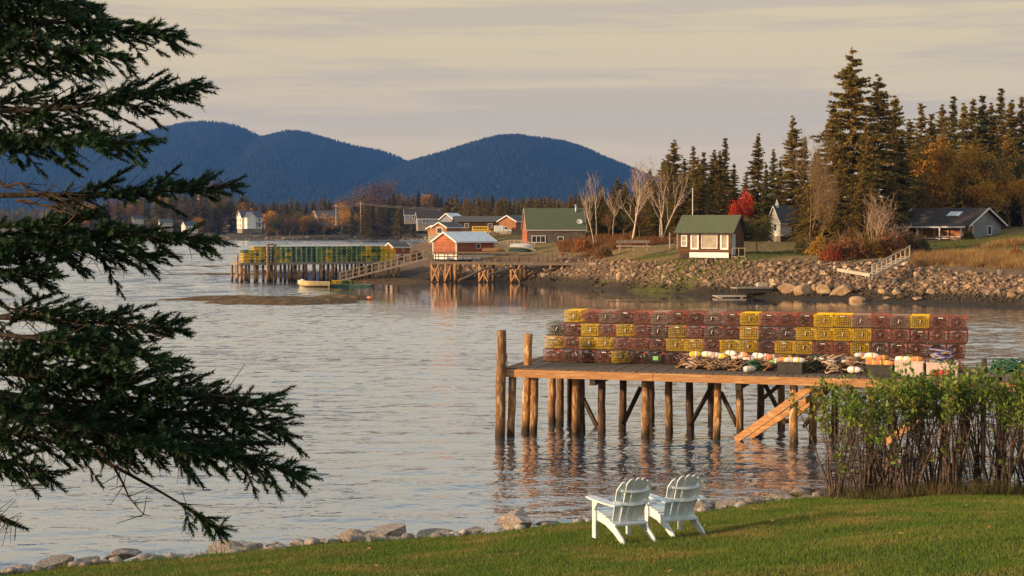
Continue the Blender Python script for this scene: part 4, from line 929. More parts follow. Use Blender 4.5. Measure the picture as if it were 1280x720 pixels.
# vehicles in the yard
def wheel(t, x, y, r):
    M90 = Matrix.Rotation(R(90), 3, 'X'); o = MB().lathe([(r * .6, -.1), (r, -.09), (r, .09), (r * .6, .1)], 14, 0, (x, y, r), M90).build('wheel', DRKW, t, smooth=False)
    MB().lathe([(.04, -.12), (r * .58, -.11), (r * .58, .11), (.04, .12)], 10, 0, (x, y, r), M90).build('rim', VENT, o)
p = at(602, 293, 292); bus = thing('school_bus', 'yellow school bus parked before the long brown building', 'bus', p, R(4))
pr_ = [(-1.75, .35), (1.25, .35), (1.75, .35), (1.8, .75), (1.3, .85), (1.2, 1.45), (1.0, 1.52), (-1.6, 1.52), (-1.75, 1.42)]
BUSY = M('bus_yellow', (.78, .48, .06), (.7, .42, .05), 2, .4)
MB().prism(pr_, lambda a, z: (a, -.55, z), lambda a, z: (a, .55, z)).build('body', BUSY, bus, bevel=.04)
for k in range(6): MB().box((-1.45 + k * .44, -.555, 1.17), (.34, .02, .26)).build('side_window', GLASS, bus)
MB().bar((-1.74, -.56, .75), (1.7, -.56, .75), .02, .05).build('black_stripe', DRKW, bus)
for x in (-1.1, 1.3):
    for y in (-.5, .5): wheel(bus, x, y, .26)
p = at(628, 292, 296); tr = thing('box_truck', 'white truck with a rounded cab parked right of the yellow bus', 'truck', p, R(3))
MB().prism([(-1.55, .35), (.2, .35), (.2, 1.5), (-1.55, 1.5)], lambda a, z: (a, -.6, z), lambda a, z: (a, .6, z)).build('cargo_box', WHITE, tr, bevel=.05)
MB().prism([(.22, .35), (1.7, .35), (1.72, .75), (1.2, .85), (.85, 1.3), (.22, 1.34)], lambda a, z: (a, -.56, z), lambda a, z: (a, .56, z)).build('cab', WHITE, tr, bevel=.05)
MB().prism([(.4, .85), (1.08, .85), (.8, 1.2), (.4, 1.22)], lambda a, z: (a, -.57, z), lambda a, z: (a, .57, z)).build('cab_window', GLASS, tr)
for x in (-1.0, 1.15):
    for y in (-.5, .5): wheel(tr, x, y, .27)
# utility poles and wires on the far shore
UP = [(420, 238, 268, 700), (451, 252, 288, 690), (565, 258, 284, 600)]
tops = []
for i, (px, ty, by, D) in enumerate(UP):
    b = at(px, by, D); b.z -= .5; h = at(px, ty, D).z - b.z
    if px == 420: b.z = at(px, 282, D).z; h = at(px, 255, D).z - b.z
    t = thing('utility_pole', ['pale utility pole beside the low brown house, left one of the pair', 'pale utility pole among dark spruces, right one of the pair', 'short utility pole behind the orange sheds'][i], 'utility pole', b, 0, 'utility poles on the far shore')
    MB().tube([(0, 0, 0), (0, 0, h)], [.22, .15], 6).build('pole', PALEW, t); MB().box((0, 0, h - .8), (2.6, .2, .2)).build('crossarm', PALEW, t); tops.append(b + Vector((0, 0, h - .7)))
o = sorted(tops, key=lambda v: v.x)
for k, dz in enumerate((0, -.5)):
    m = MB()
    for a, b in zip(o, o[1:]): m.tube([a.lerp(b, q) + Vector((0, 0, dz - 2.2 * q * (1 - q))) for q in np.linspace(0, 1, 9)], .05, 3)
    tag(m.build('power_line', M('wire_grey', (.25, .24, .23))), ['upper power line strung between the utility poles on the far shore', 'lower power line strung between the utility poles on the far shore'][k], 'wire')

# ------------------------------------------------------------------ far pier with the green traps
def ufor(px, v):
    us = np.linspace(-6, 30, 1441); q = [QO + QU * u + QV * v for u in us]; return float(us[int(np.argmin([abs(pxof(p.x, p.y) - px) for p in q]))])
a = onz(301, 353, 0); b = onz(478, 350, 0); QU = (Vector((b.x, b.y - 1, 0)) - Vector((a.x, a.y, 0))); QL = QU.length; QU.normalize(); QV = Vector((-QU.y, QU.x, 0)); QA = math.atan2(QU.y, QU.x); QO = Vector((a.x, a.y, 0)); QZ = 2.15
fp = thing('pier', 'far log pier across the cove stacked with green and yellow traps', 'pier', QO, QA)
m = MB(); QW = 4.0
for k in range(int(QL / .3)): m.box((k * .3 + .15, QW / 2, QZ - .03), (.28, QW + .1, .06))
m.build('decking', GREYW, fp); MB().bar((0, -.06, QZ - .16), (QL, -.06, QZ - .16), .08, .2).build('fascia_beam', GREYW, fp); MB().bar((-.05, 0, QZ - .16), (-.05, QW, QZ - .16), .08, .2).build('fascia_beam', GREYW, fp)
g = random.Random(11)
for k in range(13):
    for v in (.12, 1.4, 2.7, 3.9):
        u = .2 + k * (QL - .6) / 12 + g.uniform(-.25, .25)
        MB().tube([(u + g.uniform(-.1, .1), v, -.6), (u, v, QZ - .22)], [.16, .13], 7).build('piling', PILE, fp, smooth=True)
for k in range(9):
    u = .6 + k * 1.75; MB().bar((u, .02, 1.7), (u + 1.2 * (1 if k % 2 else -1), .02, .2), .1, .12).build('brace', PILE, fp)
for px in (334.7, 344):
    loc = Vector((ufor(px, -.35), 0, 0)); MB().tube([(loc.x, -.35, -.6), (loc.x, -.35, at(px, 305.5, QO.y).z)], [.17, .14], 8).build('hoist_post', PILE, fp, smooth=True)
q1, q2 = [Vector((ufor(px, -.35), 0, at(px, 306, QO.y + 1).z)) for px in (333, 345.6)]; MB().bar((q1.x, -.35, q1.z), (q2.x, -.35, q2.z), .14, .16).build('hoist_beam', PILE, fp)
MB().tube([(-.35, .1, -.6), (-.35, .1, 3.1)], .13, 7).build('piling', PILE, fp)
def far_trap(wire, net):
    m = MB(); wire_box(m, TW, TL, TH, .10, .018); g = random.Random(3)
    for x in (-TW / 2, TW / 2):
        for y in (-TL / 2, TL / 2): m.bar((x, y, 0), (x, y, TH), .045, .045)
        for z in (0.02, TH - .02): m.bar((x, -TL / 2, z), (x, TL / 2, z), .04, .04)
    for z in (.02, TH - .02): m.bar((-TW / 2, -TL / 2, z), (TW / 2, -TL / 2, z), .045, .045)
    for k in range(22):
        p = Vector((g.uniform(-.24, .24), g.uniform(-.5, .5), g.uniform(.03, .34))); m.bar(p, p + Vector((g.uniform(-.2, .2), g.uniform(-.15, .15), g.uniform(-.12, .12))), .025, .02, 1)
    return m.mesh('lobster_trap', [wire, net])
GN = M('green_netting', (.03, .08, .02), (.02, .05, .018), 9, .95)
ft = {'green': far_trap(M('bright_green_wire', (.22, .27, .05), (.13, .19, .045), 6, .5, rand=.4), GN), 'yellow': far_trap(YEL, YNET), 'dark green': far_trap(M('dark_green_wire', (.06, .14, .06), (.04, .09, .045), 6, .5, rand=.4), GN)}
nc = 30; u0 = ufor(304, .75); u1 = ufor(494, .75); st = (u1 - u0) / nc
m = MB().box(((QL + u1) / 2 + .2, QW / 2, QZ - .03), (u1 - QL + .6, QW, .06)); m.build('decking', GREYW, fp)
for s_ in np.linspace(QL + .3, u1 + .2, 4): MB().tube([(s_, .2, -.6), (s_, .2, QZ - .1)], .14, 7).build('piling', PILE, fp)
rn5 = ['top', 'second', 'middle', 'fourth', 'bottom']; gg = random.Random(8)
colm = [('yellow' if (ci < 4 or ci > 26) else gg.choice(['green', 'green', 'dark green', 'yellow'] if ci in (5, 6, 7, 8, 9, 16, 23, 24, 25) else ['green', 'dark green', 'dark green', 'green'])) for ci in range(nc)]
for r in range(5):
    k = 0
    for ci in range(nc):
        if r == 0 and (ci in (0, 1) or ci > 28): continue
        k += 1; c = colm[ci] if gg.random() < .72 else gg.choice(['green', 'yellow', 'dark green'] if ci < 10 or ci > 20 else ['green', 'dark green'])
        pos = QO + QU * (u0 + st * (ci + .5)) + QV * (1.3 + gg.uniform(-.05, .05)) + Vector((0, 0, QZ + .005 + (4 - r) * (TH - .02)))
        o = link('lobster_trap', ft[c], loc=pos); o.rotation_euler = (0, 0, QA); o.scale = (st / TW * .97, 1, (TH - .03) / TH)
        tag(o, f'{c} trap on the far pier, {ordinal(k)} from the left in the {rn5[r]} row', 'lobster trap', 'lobster traps stacked on the far pier')
# gangway down to the float, the float and its boats
gw0, gw1 = at(425, 351, 176), at(537, 322.5, 176.5)
gw = thing('gangway', 'long grey railed gangway sloping from the small pier down to the float', 'gangway', gw0); d_ = gw1 - gw0; wv = Vector((0, .55, 0))
m = MB()
for s_ in (-1, 1): m.bar(wv * s_, d_ + wv * s_, .10, .18)
m.build('stringers', GREYW, gw); m = MB(); [m.bar(d_ * q - wv, d_ * q + wv, .22, .04) for q in np.linspace(0, 1, 34)]; m.build('treads', GREYW, gw)
for s_ in (-1, 1):
    up = Vector((0, 0, .95)); m = MB(); m.bar(wv * s_ + up, d_ + wv * s_ + up, .08, .09); m.bar(wv * s_ + up * .5, d_ + wv * s_ + up * .5, .05, .06)
    for q in np.linspace(0, 1, 15): m.bar(d_ * q + wv * s_, d_ * q + wv * s_ + up, .07, .07)
    m.build('handrail', GREYW, gw)
p = onz(436, 358, .0); fl = thing('float', 'low green and grey landing float at the foot of the gangway', 'float', p); MB().box((0, 0, .12), (4.6, 1.8, .22)).build('float_deck', GREYW, fl); MB().box((0, -.93, .1), (4.6, .06, .24)).build('side_board', M('green_board', (.04, .09, .07)), fl)
for x in (-2, -.7, .7, 2): MB().box((x, 0, -.05), (.7, 1.6, .3)).build('float_drum', DARKW, fl)
g = random.Random(2)
for k in range(4):
    o = link('lobster_trap', ft['yellow' if k < 2 else 'green'], loc=(p.x - 1.7 + k * .6, p.y + .1, .24)); o.rotation_euler = (0, 0, g.uniform(-.2, .2)); tag(o, f'{"yellow" if k < 2 else "green"} lobster trap on the landing float, {ordinal(k + 1)} from its left end', 'lobster trap', 'traps on the landing float')
def boat(p, rz, L, B, H, mat, label, rim=WHITE):
    t = thing('skiff', label, 'boat', p, rz); m = MB(); n = 12; rows = []
    for i in range(n + 1):
        q = i / n; x = -L / 2 + L * q; w = B / 2 * (1 - max(0, (q - .45) / .55) ** 2.2) * (.88 + .12 * min(1, q * 3)); sh = H * (1 + .35 * q * q); ke = H * .02 + H * .5 * max(0, (q - .7) / .3) ** 2
        rows.append([(x, -w, sh), (x, -w * .8, ke + H * .3), (x, 0, ke), (x, w * .8, ke + H * .3), (x, w, sh), (x, w * .9, sh), (x, w * .7, ke + H * .34), (x, 0, ke + .06), (x, -w * .7, ke + H * .34), (x, -w * .9, sh)])
    vs = [v for r_ in rows for v in r_]; fs = [(i * 10 + j, i * 10 + (j + 1) % 10, (i + 1) * 10 + (j + 1) % 10, (i + 1) * 10 + j) for i in range(n) for j in range(10)]
    fs += [tuple(range(10))]; m.add(vs, fs); m.build('hull', mat, t, smooth=False)
    MB().box((-L / 2 + .03, 0, H * .5), (.06, B * .8, H * .9)).build('transom', mat, t)
    for x in (-.25, .12): MB().box((x * L, 0, H * .62), (.25, B * .86, .04)).build('thwart', PALEW, t)
    m = MB(); m.box((-L / 2 - .12, 0, H + .18), (.3, .28, .38)).box((-L / 2 - .1, 0, H * .3), (.1, .12, .8)); m.build('outboard_motor', DRKW, t, bevel=.03)
    return t
pb = onz(392, 358, .05); boat((pb.x, pb.y, -.02), R(188), 3.2, 1.4, .55, M('cream_hull', (.72, .55, .28), (.62, .46, .22), 2, .5), 'cream skiff with a dark outboard moored before the far trap pier')
p = onz(378, 353.5, 0); t = thing('mooring_buoy', 'white and tan mooring buoy floating beside the cream skiff', 'buoy', p); MB().lathe([(.05, -.2), (.3, -.1), (.36, .12), (.26, .34), (.06, .42)], 12).build('float', VENT, t, smooth=True); MB().lathe([(.37, .05), (.37, .14)], 12).build('colour_band', BC['orange'], t)
p = onz(462, 374.5, 0); t = thing('mooring_buoy', 'round orange mooring buoy floating right of the weed covered ledge', 'buoy', p); MB().lathe([(.04, -.26), (.2, -.18), (.29, 0), (.27, .17), (.15, .29), (.04, .32)], 16).build('float', BC['orange'], t, smooth=True); MB().tube([(0, 0, .3), (.06, 0, .38), (0, 0, .42), (-.06, 0, .38), (0, 0, .3)], .02, 5).build('ring', DRKW, t)

# ------------------------------------------------------------------ small pier with its railing
PIERW = M('brown_pier_timber', (.17, .125, .09), (.10, .075, .055), 3, .9, .3, 15)
A0, A1 = at(537, 327.5, 176), at(742, 327.5, 170); SZ = (A0.z + A1.z) / 2; A0.z = A1.z = SZ
sp_ = thing('pier', 'small railed boardwalk pier below the red shed on crossed log legs', 'pier', (A0.x, A0.y, 0)); o0 = Vector((A0.x, A0.y, 0)); dv = A1 - A0; dv.z = 0; SL = dv.length; su = dv / SL; sv = Vector((-su.y, su.x, 0))
def sq(u, v, z): return su * u + sv * v + Vector((0, 0, z))
m = MB(); [m.box(sq(k * .3 + .15, .9, SZ - .03), (.28, 2.0, .05), math.atan2(su.y, su.x)) for k in range(int(SL / .3))]; m.build('decking', PIERW, sp_)
MB().bar(sq(0, -.1, SZ - .16), sq(SL, -.1, SZ - .16), .1, .32).build('fascia_beam', PIERW, sp_); MB().bar(sq(0, 1.9, SZ - .16), sq(SL, 1.9, SZ - .16), .1, .3).build('fascia_beam', PIERW, sp_)
for v in (-.05, 1.85):
    m = MB(); m.bar(sq(0, v, SZ + 1.0), sq(SL * .93, v, SZ + 1.0), .09, .12); m.bar(sq(0, v, SZ + .55), sq(SL * .93, v, SZ + .55), .05, .08); m.build('handrail', PIERW, sp_)
    for k in range(17): MB().box(sq(SL * .93 * k / 16, v, SZ + .48), (.1, .1, 1.0)).build('rail_post', PIERW, sp_)
for k, px in enumerate((540, 549, 558, 570, 601, 612, 641, 652, 690)):
    u = (px - 537) / 205 * SL
    for v in (0, 1.7): MB().tube([sq(u, v, -.5), sq(u, v, SZ - .2)], .16, 7).build('leg', PILE, sp_, smooth=True)
for pa, pb_ in ((540, 549), (601, 612), (641, 652), (549, 540), (612, 601), (652, 641), (557, 565)):
    MB().bar(sq((pa - 537) / 205 * SL, -.18, .1), sq((pb_ - 537) / 205 * SL, -.18, SZ - .4), .1, .13).build('brace', FASCIA, sp_)
for (x0, y0, x1, y1) in ((573, 351, 615, 332), (610, 344, 642, 334), (655, 333, 680, 340), (680, 341, 716, 325), (698, 342, 722, 328)):
    a_, b_ = at(x0, y0, 171), at(x1, y1, 172.5); MB().tube([a_ - o0, b_ - o0], .14, 7).build('skid_log', PIERW, sp_)
MB().box(sq((691 - 537) / 205 * SL, .3, .85), (2.6, 1.0, .5)).build('footing_crib', PALEW, sp_)
# arched footbridge, upturned boats behind the pier
p = gpx(643, 188); p.z = at(643, 313, 186).z
fb = thing('footbridge', 'pale arched footbridge with lattice sides before the green roofed house', 'footbridge', p); L = 5.0
arc = lambda q, h: Vector((-L / 2 + L * q, 0, h + .45 * math.sin(math.pi * q)))
for y in (-.5, .5):
    m = MB(); N = 12
    for i in range(N):
        q0, q1 = i / N, (i + 1) / N; o_ = Vector((0, y, 0)); m.bar(arc(q0, .75) + o_, arc(q1, .75) + o_, .07, .08); m.bar(arc(q0, 0) + o_, arc(q1, 0) + o_, .08, .12); m.bar(arc(q0, 0) + o_, arc(q0, .75) + o_, .05, .05)
        m.bar(arc(q0, 0 if i % 2 else .75) + o_, arc(q1, .75 if i % 2 else 0) + o_, .045, .045)
    m.build('lattice_rail', PALEW, fb)
m = MB(); [m.box(arc((i + .5) / 16, .02), (L / 16 * .95, 1.0, .05)) for i in range(16)]; m.build('planks', GREYW, fb); MB().box((0, 0, -.5), (4.4, .8, .5)).build('footing_crib', GREYW, fb)
for px, py, lab, mt in ((617, 318, 'brown upturned dory on the bank behind the small pier rail', TANSH), (650, 318.5, 'dark green upturned dory under the arched footbridge', M('green_hull', (.05, .10, .07))), (652, 312.5, 'white upturned skiff lying before the arched footbridge', WHITE)):
    p = at(px, py, 183); t = boat((p.x, p.y, p.z + .75), R(5), 4.2, 1.5, .62, mt, lab); t.rotation_euler = (R(180), 0, R(4)); t.scale = (.62,) * 3; [bpy.data.objects.remove(c_) for c_ in list(t.children) if c_.name.startswith('outboard')]
# wooden steps with a rail on the right bank, logs and old floats on the rocks
s0, s1 = at(1090, 346, 131.5), at(1137, 322, 137)
stp = thing('stairway', 'wooden stairway with a slanting handrail on the right rock bank', 'stairs', s0); d_ = s1 - s0; wv = Vector((-.5, .3, 0))
for s_ in (0, 1): MB().bar(wv * s_, d_ + wv * s_, .08, .24).build('stringer', PALEW, stp)
m = MB(); [m.box(d_ * q + wv * .5 + Vector((0, 0, .1)), (.75, .30, .04), math.atan2(wv.y, wv.x)) for q in np.linspace(.03, .97, 12)]; m.build('treads', PALEW, stp)
m = MB(); up = Vector((0, 0, .95)); m.bar(up, d_ + up, .07, .09); m.build('handrail', PALEW, stp)
for q in np.linspace(0, 1, 9): MB().bar(d_ * q + Vector((0, 0, -.25 if q in (0, 1) else 0)), d_ * q + up * (1.12 if q in (0, 1) else 1), .08, .08).build('baluster', PALEW, stp)
p = at(1047, 337, 133.5); q = at(1088, 344, 131.5); lg = thing('log', 'pale squared drift log running left from the foot of the stairway', 'log', p); MB().bar((0, 0, 0), q - p, .3, .26).build('log_body', PALEW, lg); [MB().bar((q - p) * k + Vector((0, 0, -.6)), (q - p) * k, .14, .14).build('support', GREYW, lg) for k in (.15, .6, .95)]
p = gpx(940, 137.5); p.z += .35; t = thing('landing_float', 'weathered grounded float of dark timbers lying on the shore rocks', 'float', p, R(12)); MB().box((0, 0, .3), (3.4, 1.5, .12)).build('float_deck', GREYW, t); [MB().box((0, y, .05), (3.2, .25, .4)).build('float_log', DARKW, t) for y in (-.55, 0, .55)]; MB().box((1.0, .2, .55), (.9, .5, .3)).build('pale_box', PALEW, t)
p = gpx(912, 136.5); p.z += .25; t = thing('plank_raft', 'pale flat raft of planks stranded left of the grounded float', 'raft', p, R(8)); m = MB(); [m.box((0, -.6 + .3 * k, .12), (2.6, .26, .08)) for k in range(5)]; m.build('planks', PALEW, t); [MB().box((x, 0, 0), (.2, 1.5, .16)).build('cross_log', GREYW, t) for x in (-.9, .9)]
p = gpx(792, 160); p.z = at(792, 314, 159).z; t = thing('bench', 'rough grey plank bench on the grass left of the brown cabin', 'bench', p, R(5)); MB().box((0, 0, .5), (3.4, .5, .09)).build('seat', PALEW, t); MB().box((0, .3, .95), (3.4, .08, .25)).build('backrest', GREYW, t); [MB().box((x, 0, .22), (.12, .5, .48)).build('leg', GREYW, t) for x in (-1.4, 0, 1.4)]; [MB().box((x, .27, .7), (.1, .08, .7)).build('back_post', GREYW, t) for x in (-1.4, 1.4)]
p = gpx(846, 163); t = thing('steps', 'short wooden steps with posts up the grass bank left of the cabin', 'stairs', p); m = MB(); [m.box((.25 * k - .5, .3 * k, .25 + .22 * k), (.35, 1.0, .06)) for k in range(5)]; m.build('treads', GREYW, t); [MB().box((x, -.5, .8), (.1, .1, 1.7)).build('post', PALEW, t) for x in (-.8, 0, .9)]
# weed covered ledges standing out of the water
WEED = M('wet_seaweed', (.15, .085, .03), (.075, .045, .018), 1.2, .8, .8, 6, 'World', spec=.2, c3=(.20, .12, .045))
def ledge(pts, name='ledge'):
    for px, py, rx, ry, h in pts:
        c = onz(px, py, 0); N = 40; m_ = grid_mesh(name, np.linspace(-rx, rx, N) + c.x, np.linspace(-ry, ry, N) + c.y, lambda x, y: (h * 1.6) * (1 - np.hypot((x - c.x) / rx, (y - c.y) / ry) ** 2 * (.75 + .6 * vnoise(x, y, 2.5, 7)) - .18) * np.where(np.hypot((x - c.x) / rx, (y - c.y) / ry) < 1.3, 1, 1) + (vnoise(x, y, .8, 2) - .5) * .22 - .02, WEED)
        struct(link(name, m_))
ledge([(350, 378, 6.6, 5, .40), (300, 374.5, 8, 2.6, .28), (425, 374, 3.8, 2.6, .34), (395, 378, 4.4, 3.5, .34), (272, 343, 9, 2.5, .12), (240, 333, 12, 3, .1), (215, 318, 20, 5, .12), (820, 377, 5, 1.2, .10), (770, 372, 4, 1.5, .1), (490, 352, 6, 4, .3)], 'mudflat')
# ------------------------------------------------------------------ trees
def tris_from(base, tip, wid, side):
    """leaf-like triangles: base points, tip points, half-width vectors."""
    V = np.stack([base - side * wid[:, None], base + side * wid[:, None], tip], 1); n = len(base)
    return V.reshape(-1, 3), np.arange(n * 3).reshape(n, 3)
def unit(a): return a / np.maximum(np.linalg.norm(a, axis=-1, keepdims=True), 1e-9)
def spruce(seed, H=16, Rb=3.0, mat=SPRUCE, fine=1.0, low=.05, gap=0):
    g = np.random.default_rng(seed); B, T, Wd, S = [], [], [], []; tr = MB(); tr.tube([(0, 0, -.5), (0, 0, H * .5), (0, 0, H * .99)], [H * .014, H * .008, .02], 6)
    z = H * low
    lop = g.uniform(.6, 1.25, 8)
    while z < H * .985:
        f = z / H; nb = int(g.integers(5, 8)) if f < .9 else 4
        a0 = g.uniform(0, 6.28)
        for k in range(nb):
            az = a0 + k * 6.283 / nb + g.normal(0, .25); z_ = z; z = z + H * g.uniform(-.028, .028); L = (Rb * 1.28 * (1 - f) ** .80 * g.uniform(.62, 1.12) * lop[int(az / 6.283 * 8) % 8] + .12)
            if g.random() < gap: L *= .4
            da = np.array([math.cos(az), math.sin(az), 0]); sd = np.array([-math.sin(az), math.cos(az), 0])
            slope = .42 * f - .12; droop = .30 * (1 - f) + .05
            step = .30 / fine; s = np.arange(.12, 1.0001, min(step / L, .45)); n = len(s)
            P = da * (L * s)[:, None] + np.array([0, 0, 1]) * (z + L * (slope * s - droop * s * s + .16 * np.maximum(s - .7, 0)))[:, None]
            if L > 1.2: tr.bar(P[0], P[-1] * .9 + P[0] * .1, .05, .05)
            for sg in (-1, 1, 0):
                for rep in range(4):
                    ln = g.uniform(.32, .72, n) * (1.1 - .55 * s) * min(1, .45 + L / 3) * (1 if sg else .7)
                    dirv = unit(da * g.uniform(.35, .9, n)[:, None] + sd * (sg * g.uniform(.5, 1.1, n))[:, None] + np.array([0, 0, 1]) * g.uniform(-.7, .3, n)[:, None])
                    b = P + g.normal(0, .05, (n, 3)); B.append(b); T.append(b + dirv * ln[:, None]); Wd.append(g.uniform(.10, .19, n) * (1 - .3 * s))
                    S.append(unit(np.cross(dirv, unit(g.normal(0, .5, (n, 3)) + np.array([0, 0, 1])))))
            z = z_
        z += H * .030 * g.uniform(.75, 1.25) * (1.25 - .5 * f)
    n = 14; zz = g.uniform(H * .93, H, n); b = np.stack([np.zeros(n), np.zeros(n), zz], 1); d_ = unit(g.normal(0, 1, (n, 3)) + np.array([0, 0, .8])); B.append(b); T.append(b + d_ * .35); Wd.append(np.full(n, .06)); S.append(unit(np.cross(d_, np.array([.3, .2, 1.0]))))
    V, Fc = tris_from(np.vstack(B), np.vstack(T), np.concatenate(Wd), np.vstack(S))
    return tr, V, Fc, mat
def skeleton(seed, H, r0, levels=4, spread=.75, up=.35, first=.35, nkid=(3, 5), shrink=.62, trunks=1, minr=.008, wob=.12):
    g = random.Random(seed); tb = MB(); tips = []
    def grow(p, d, L, r, lv):
        n = 5 if lv == 0 else 3; pts = [p]; dd = d.copy(); rr = [r]
        for i in range(n):
            dd = (dd + Vector((g.gauss(0, wob), g.gauss(0, wob), g.gauss(0, wob * .6) + (up * .12 if lv else 0)))).normalized(); pts.append(pts[-1] + dd * L / n); rr.append(max(r * (1 - .6 * (i + 1) / n), minr))
        tb.tube(pts, rr, 6 if lv == 0 else (4 if lv < 3 else 3), cap=False)
        if lv >= levels: tips.append(pts[-1]); return
        if lv >= levels - 1: tips.append(pts[-2])
        for k in range(g.randint(*nkid) + (3 if lv == 0 else 0)):
            q = g.uniform(first if lv == 0 else .25, 1.0); i = min(int(q * n), n - 1); b = pts[i].lerp(pts[i + 1], q * n - i)
            ax = Vector((g.gauss(0, 1), g.gauss(0, 1), g.gauss(0, .35) + up)).normalized(); nd_ = (dd * (1 - spread * .55) + ax * spread).normalized()
            grow(b, nd_, L * shrink * g.uniform(.65, 1.1) * (1.15 - .45 * q if lv == 0 else 1), max(rr[i] * .55, minr), lv + 1)
    for t in range(trunks):
        a = g.uniform(0, 6.28); lean = .06 if trunks == 1 else .22
        grow(Vector((math.cos(a) * .15 * (trunks > 1), math.sin(a) * .15 * (trunks > 1), -.3)), Vector((math.cos(a) * lean, math.sin(a) * lean, 1)).normalized(), H * .72 * (1 if t == 0 else g.uniform(.75, 1)), r0, 0)
    return tb, tips
def leaf_cloud(tips, n, rad, size, seed, flat=1.0):
    g = np.random.default_rng(seed); tp = np.array([t[:] for t in tips]); c = tp[g.integers(0, len(tp), n)] + g.normal(0, rad, (n, 3)) * np.array([1, 1, flat]); d_ = unit(g.normal(0, 1, (n, 3))); s_ = unit(np.cross(d_, g.normal(0, 1, (n, 3)))); ln = g.uniform(.6, 1.2, n) * size
    V = np.stack([c - d_ * ln[:, None] * .5, c + s_ * ln[:, None] * .32, c + d_ * ln[:, None] * .5, c - s_ * ln[:, None] * .32], 1)
    return V.reshape(-1, 3), np.arange(n * 4).reshape(n, 4)
LATE = []     # things whose labels are numbered from left to right once all stand
def late(o, tmpl, key): LATE.append((o, tmpl, key))
SP = []
for i, (Rb, mt, fine, low, gap) in enumerate([(2.7, SPRUCE, 1, .04, .05), (3.4, SPRUCE, 1, .03, .05), (2.3, SPRUCE_D, 1, .06, .1), (3.0, SPRUCE_D, 1, .05, .12), (3.8, SPRUCE, 1.15, .02, .05), (2.0, SPRUCE_D, 1, .12, .2), (2.5, SPRUCE, 1, .10, .18)]):
    tr, V, Fc, mt = spruce(100 + i, 16, Rb, mt, fine, low, gap); SP.append((tr.mesh('trunk', BARK), arr_mesh('crown', V, Fc, mt)))
def plant_tree(name, meshes, loc, sc, rz, cat, group, tmpl, key=None, names=('trunk', 'crown')):
    t = thing(name, '', cat, loc, rz, group); t.scale = sc if hasattr(sc, '__len__') else (sc,) * 3
    for nme, me in zip(names, meshes): link(nme, me, t)
    late(t, tmpl, key or group); return t
def put_spruce(px, top, D, var, group, tmpl, wide=1.0, key=None):
    b = gpx(px, D); h = at(px, top, D).z - b.z; s = h / 16
    return plant_tree('spruce_tree', SP[var], b, (s * wide, s * wide, s), rng.uniform(0, 6.28), 'spruce', group, tmpl, key)
big = 'tall spruces crowning the right point'
for px, top, D, v, wd, lab in [(1063, 61, 168, 4, 1.12, 'tallest spruce of all, broad and ragged, on the right point'), (1096, 96, 174, 1, 1.15, 'second tallest spruce, just right of the tallest one'), (1117, 121, 182, 0, 1.25, 'slimmer spruce on the right flank of the tallest pair'), (1040, 130, 174, 1, .95, 'broad spruce half merged with the left side of the tallest one'), (1082, 150, 164, 4, .85, 'lower bushy spruce in front of the two tallest ones'), (1126, 168, 176, 3, .95, 'dark lower spruce beside the roof of the grey house'), (1078, 205, 160, 4, 1.0, 'wide bushy spruce low in front of the second tallest one'), (1112, 215, 166, 1, 1.2, 'rounded spruce just left of the grey house roof'), (1022, 190, 170, 1, 1.1, 'spruce standing behind the tall bare brown tree'), (1050, 200, 158, 4, .9, 'low wide spruce standing over the rusty shrubs')]:
    put_spruce(px, top, D, v, big, lab, wd)
for px, top, D, v in [(947, 168, 190, 0), (990, 147, 196, 1), (966, 186, 205, 3), (1005, 172, 200, 0), (1018, 190, 188, 3), (932, 215, 212, 3), (957, 205, 184, 2), (975, 200, 190, 6)]:
    put_spruce(px, top, D, v, 'spruces between the red maple and the tall point spruces', 'spruce right of the red maple, {} from the left of that clump')
for px, top, D, v in [(765, 238, 215, 1), (781, 228, 220, 0), (798, 226, 210, 3), (812, 212, 206, 0), (829, 200, 203, 1), (842, 176, 195, 0), (750, 232, 212, 3), (772, 222, 214, 4), (835, 192, 202, 4), (872, 196, 190, 4), (899, 190, 196, 1), (855, 198, 188, 3), (866, 183, 198, 6), (879, 190, 202, 2), (892, 187, 206, 3), (906, 173, 199, 5), (917, 205, 215, 2), (850, 215, 183, 4), (876, 220, 185, 1), (900, 225, 188, 3), (820, 228, 196, 3), (792, 243, 198, 4), (886, 238, 178, 2)]:
    put_spruce(px, top, D, v, 'spruces behind the brown cabin', 'spruce in the dark clump behind the brown cabin, {} from the left', 1.25)
row = [(1136, 150), (1150, 129), (1163, 142), (1176, 133), (1190, 121), (1203, 130), (1214, 124), (1226, 119), (1237, 131), (1249, 111), (1262, 126), (1275, 121), (1288, 128), (1304, 120), (1322, 130), (1340, 122)]
for i, (px, top) in enumerate(row): put_spruce(px, top, 205 + (i * 7) % 22, [0, 6, 2, 1, 5][i % 5], 'spruces behind the grey house', 'spruce in the tall wood behind the grey house, {} from the left', 1.25)
for i, (px, top) in enumerate([(1143, 185), (1157, 170), (1205, 178), (1218, 168), (1232, 180), (1245, 172), (1258, 165), (1300, 175), (1316, 160), (1335, 170)]): put_spruce(px, top, 194 + (i * 5) % 8, [3, 2, 1, 4][i % 4], 'spruces behind the grey house', 'spruce in the tall wood behind the grey house, {} from the left', 1.15)
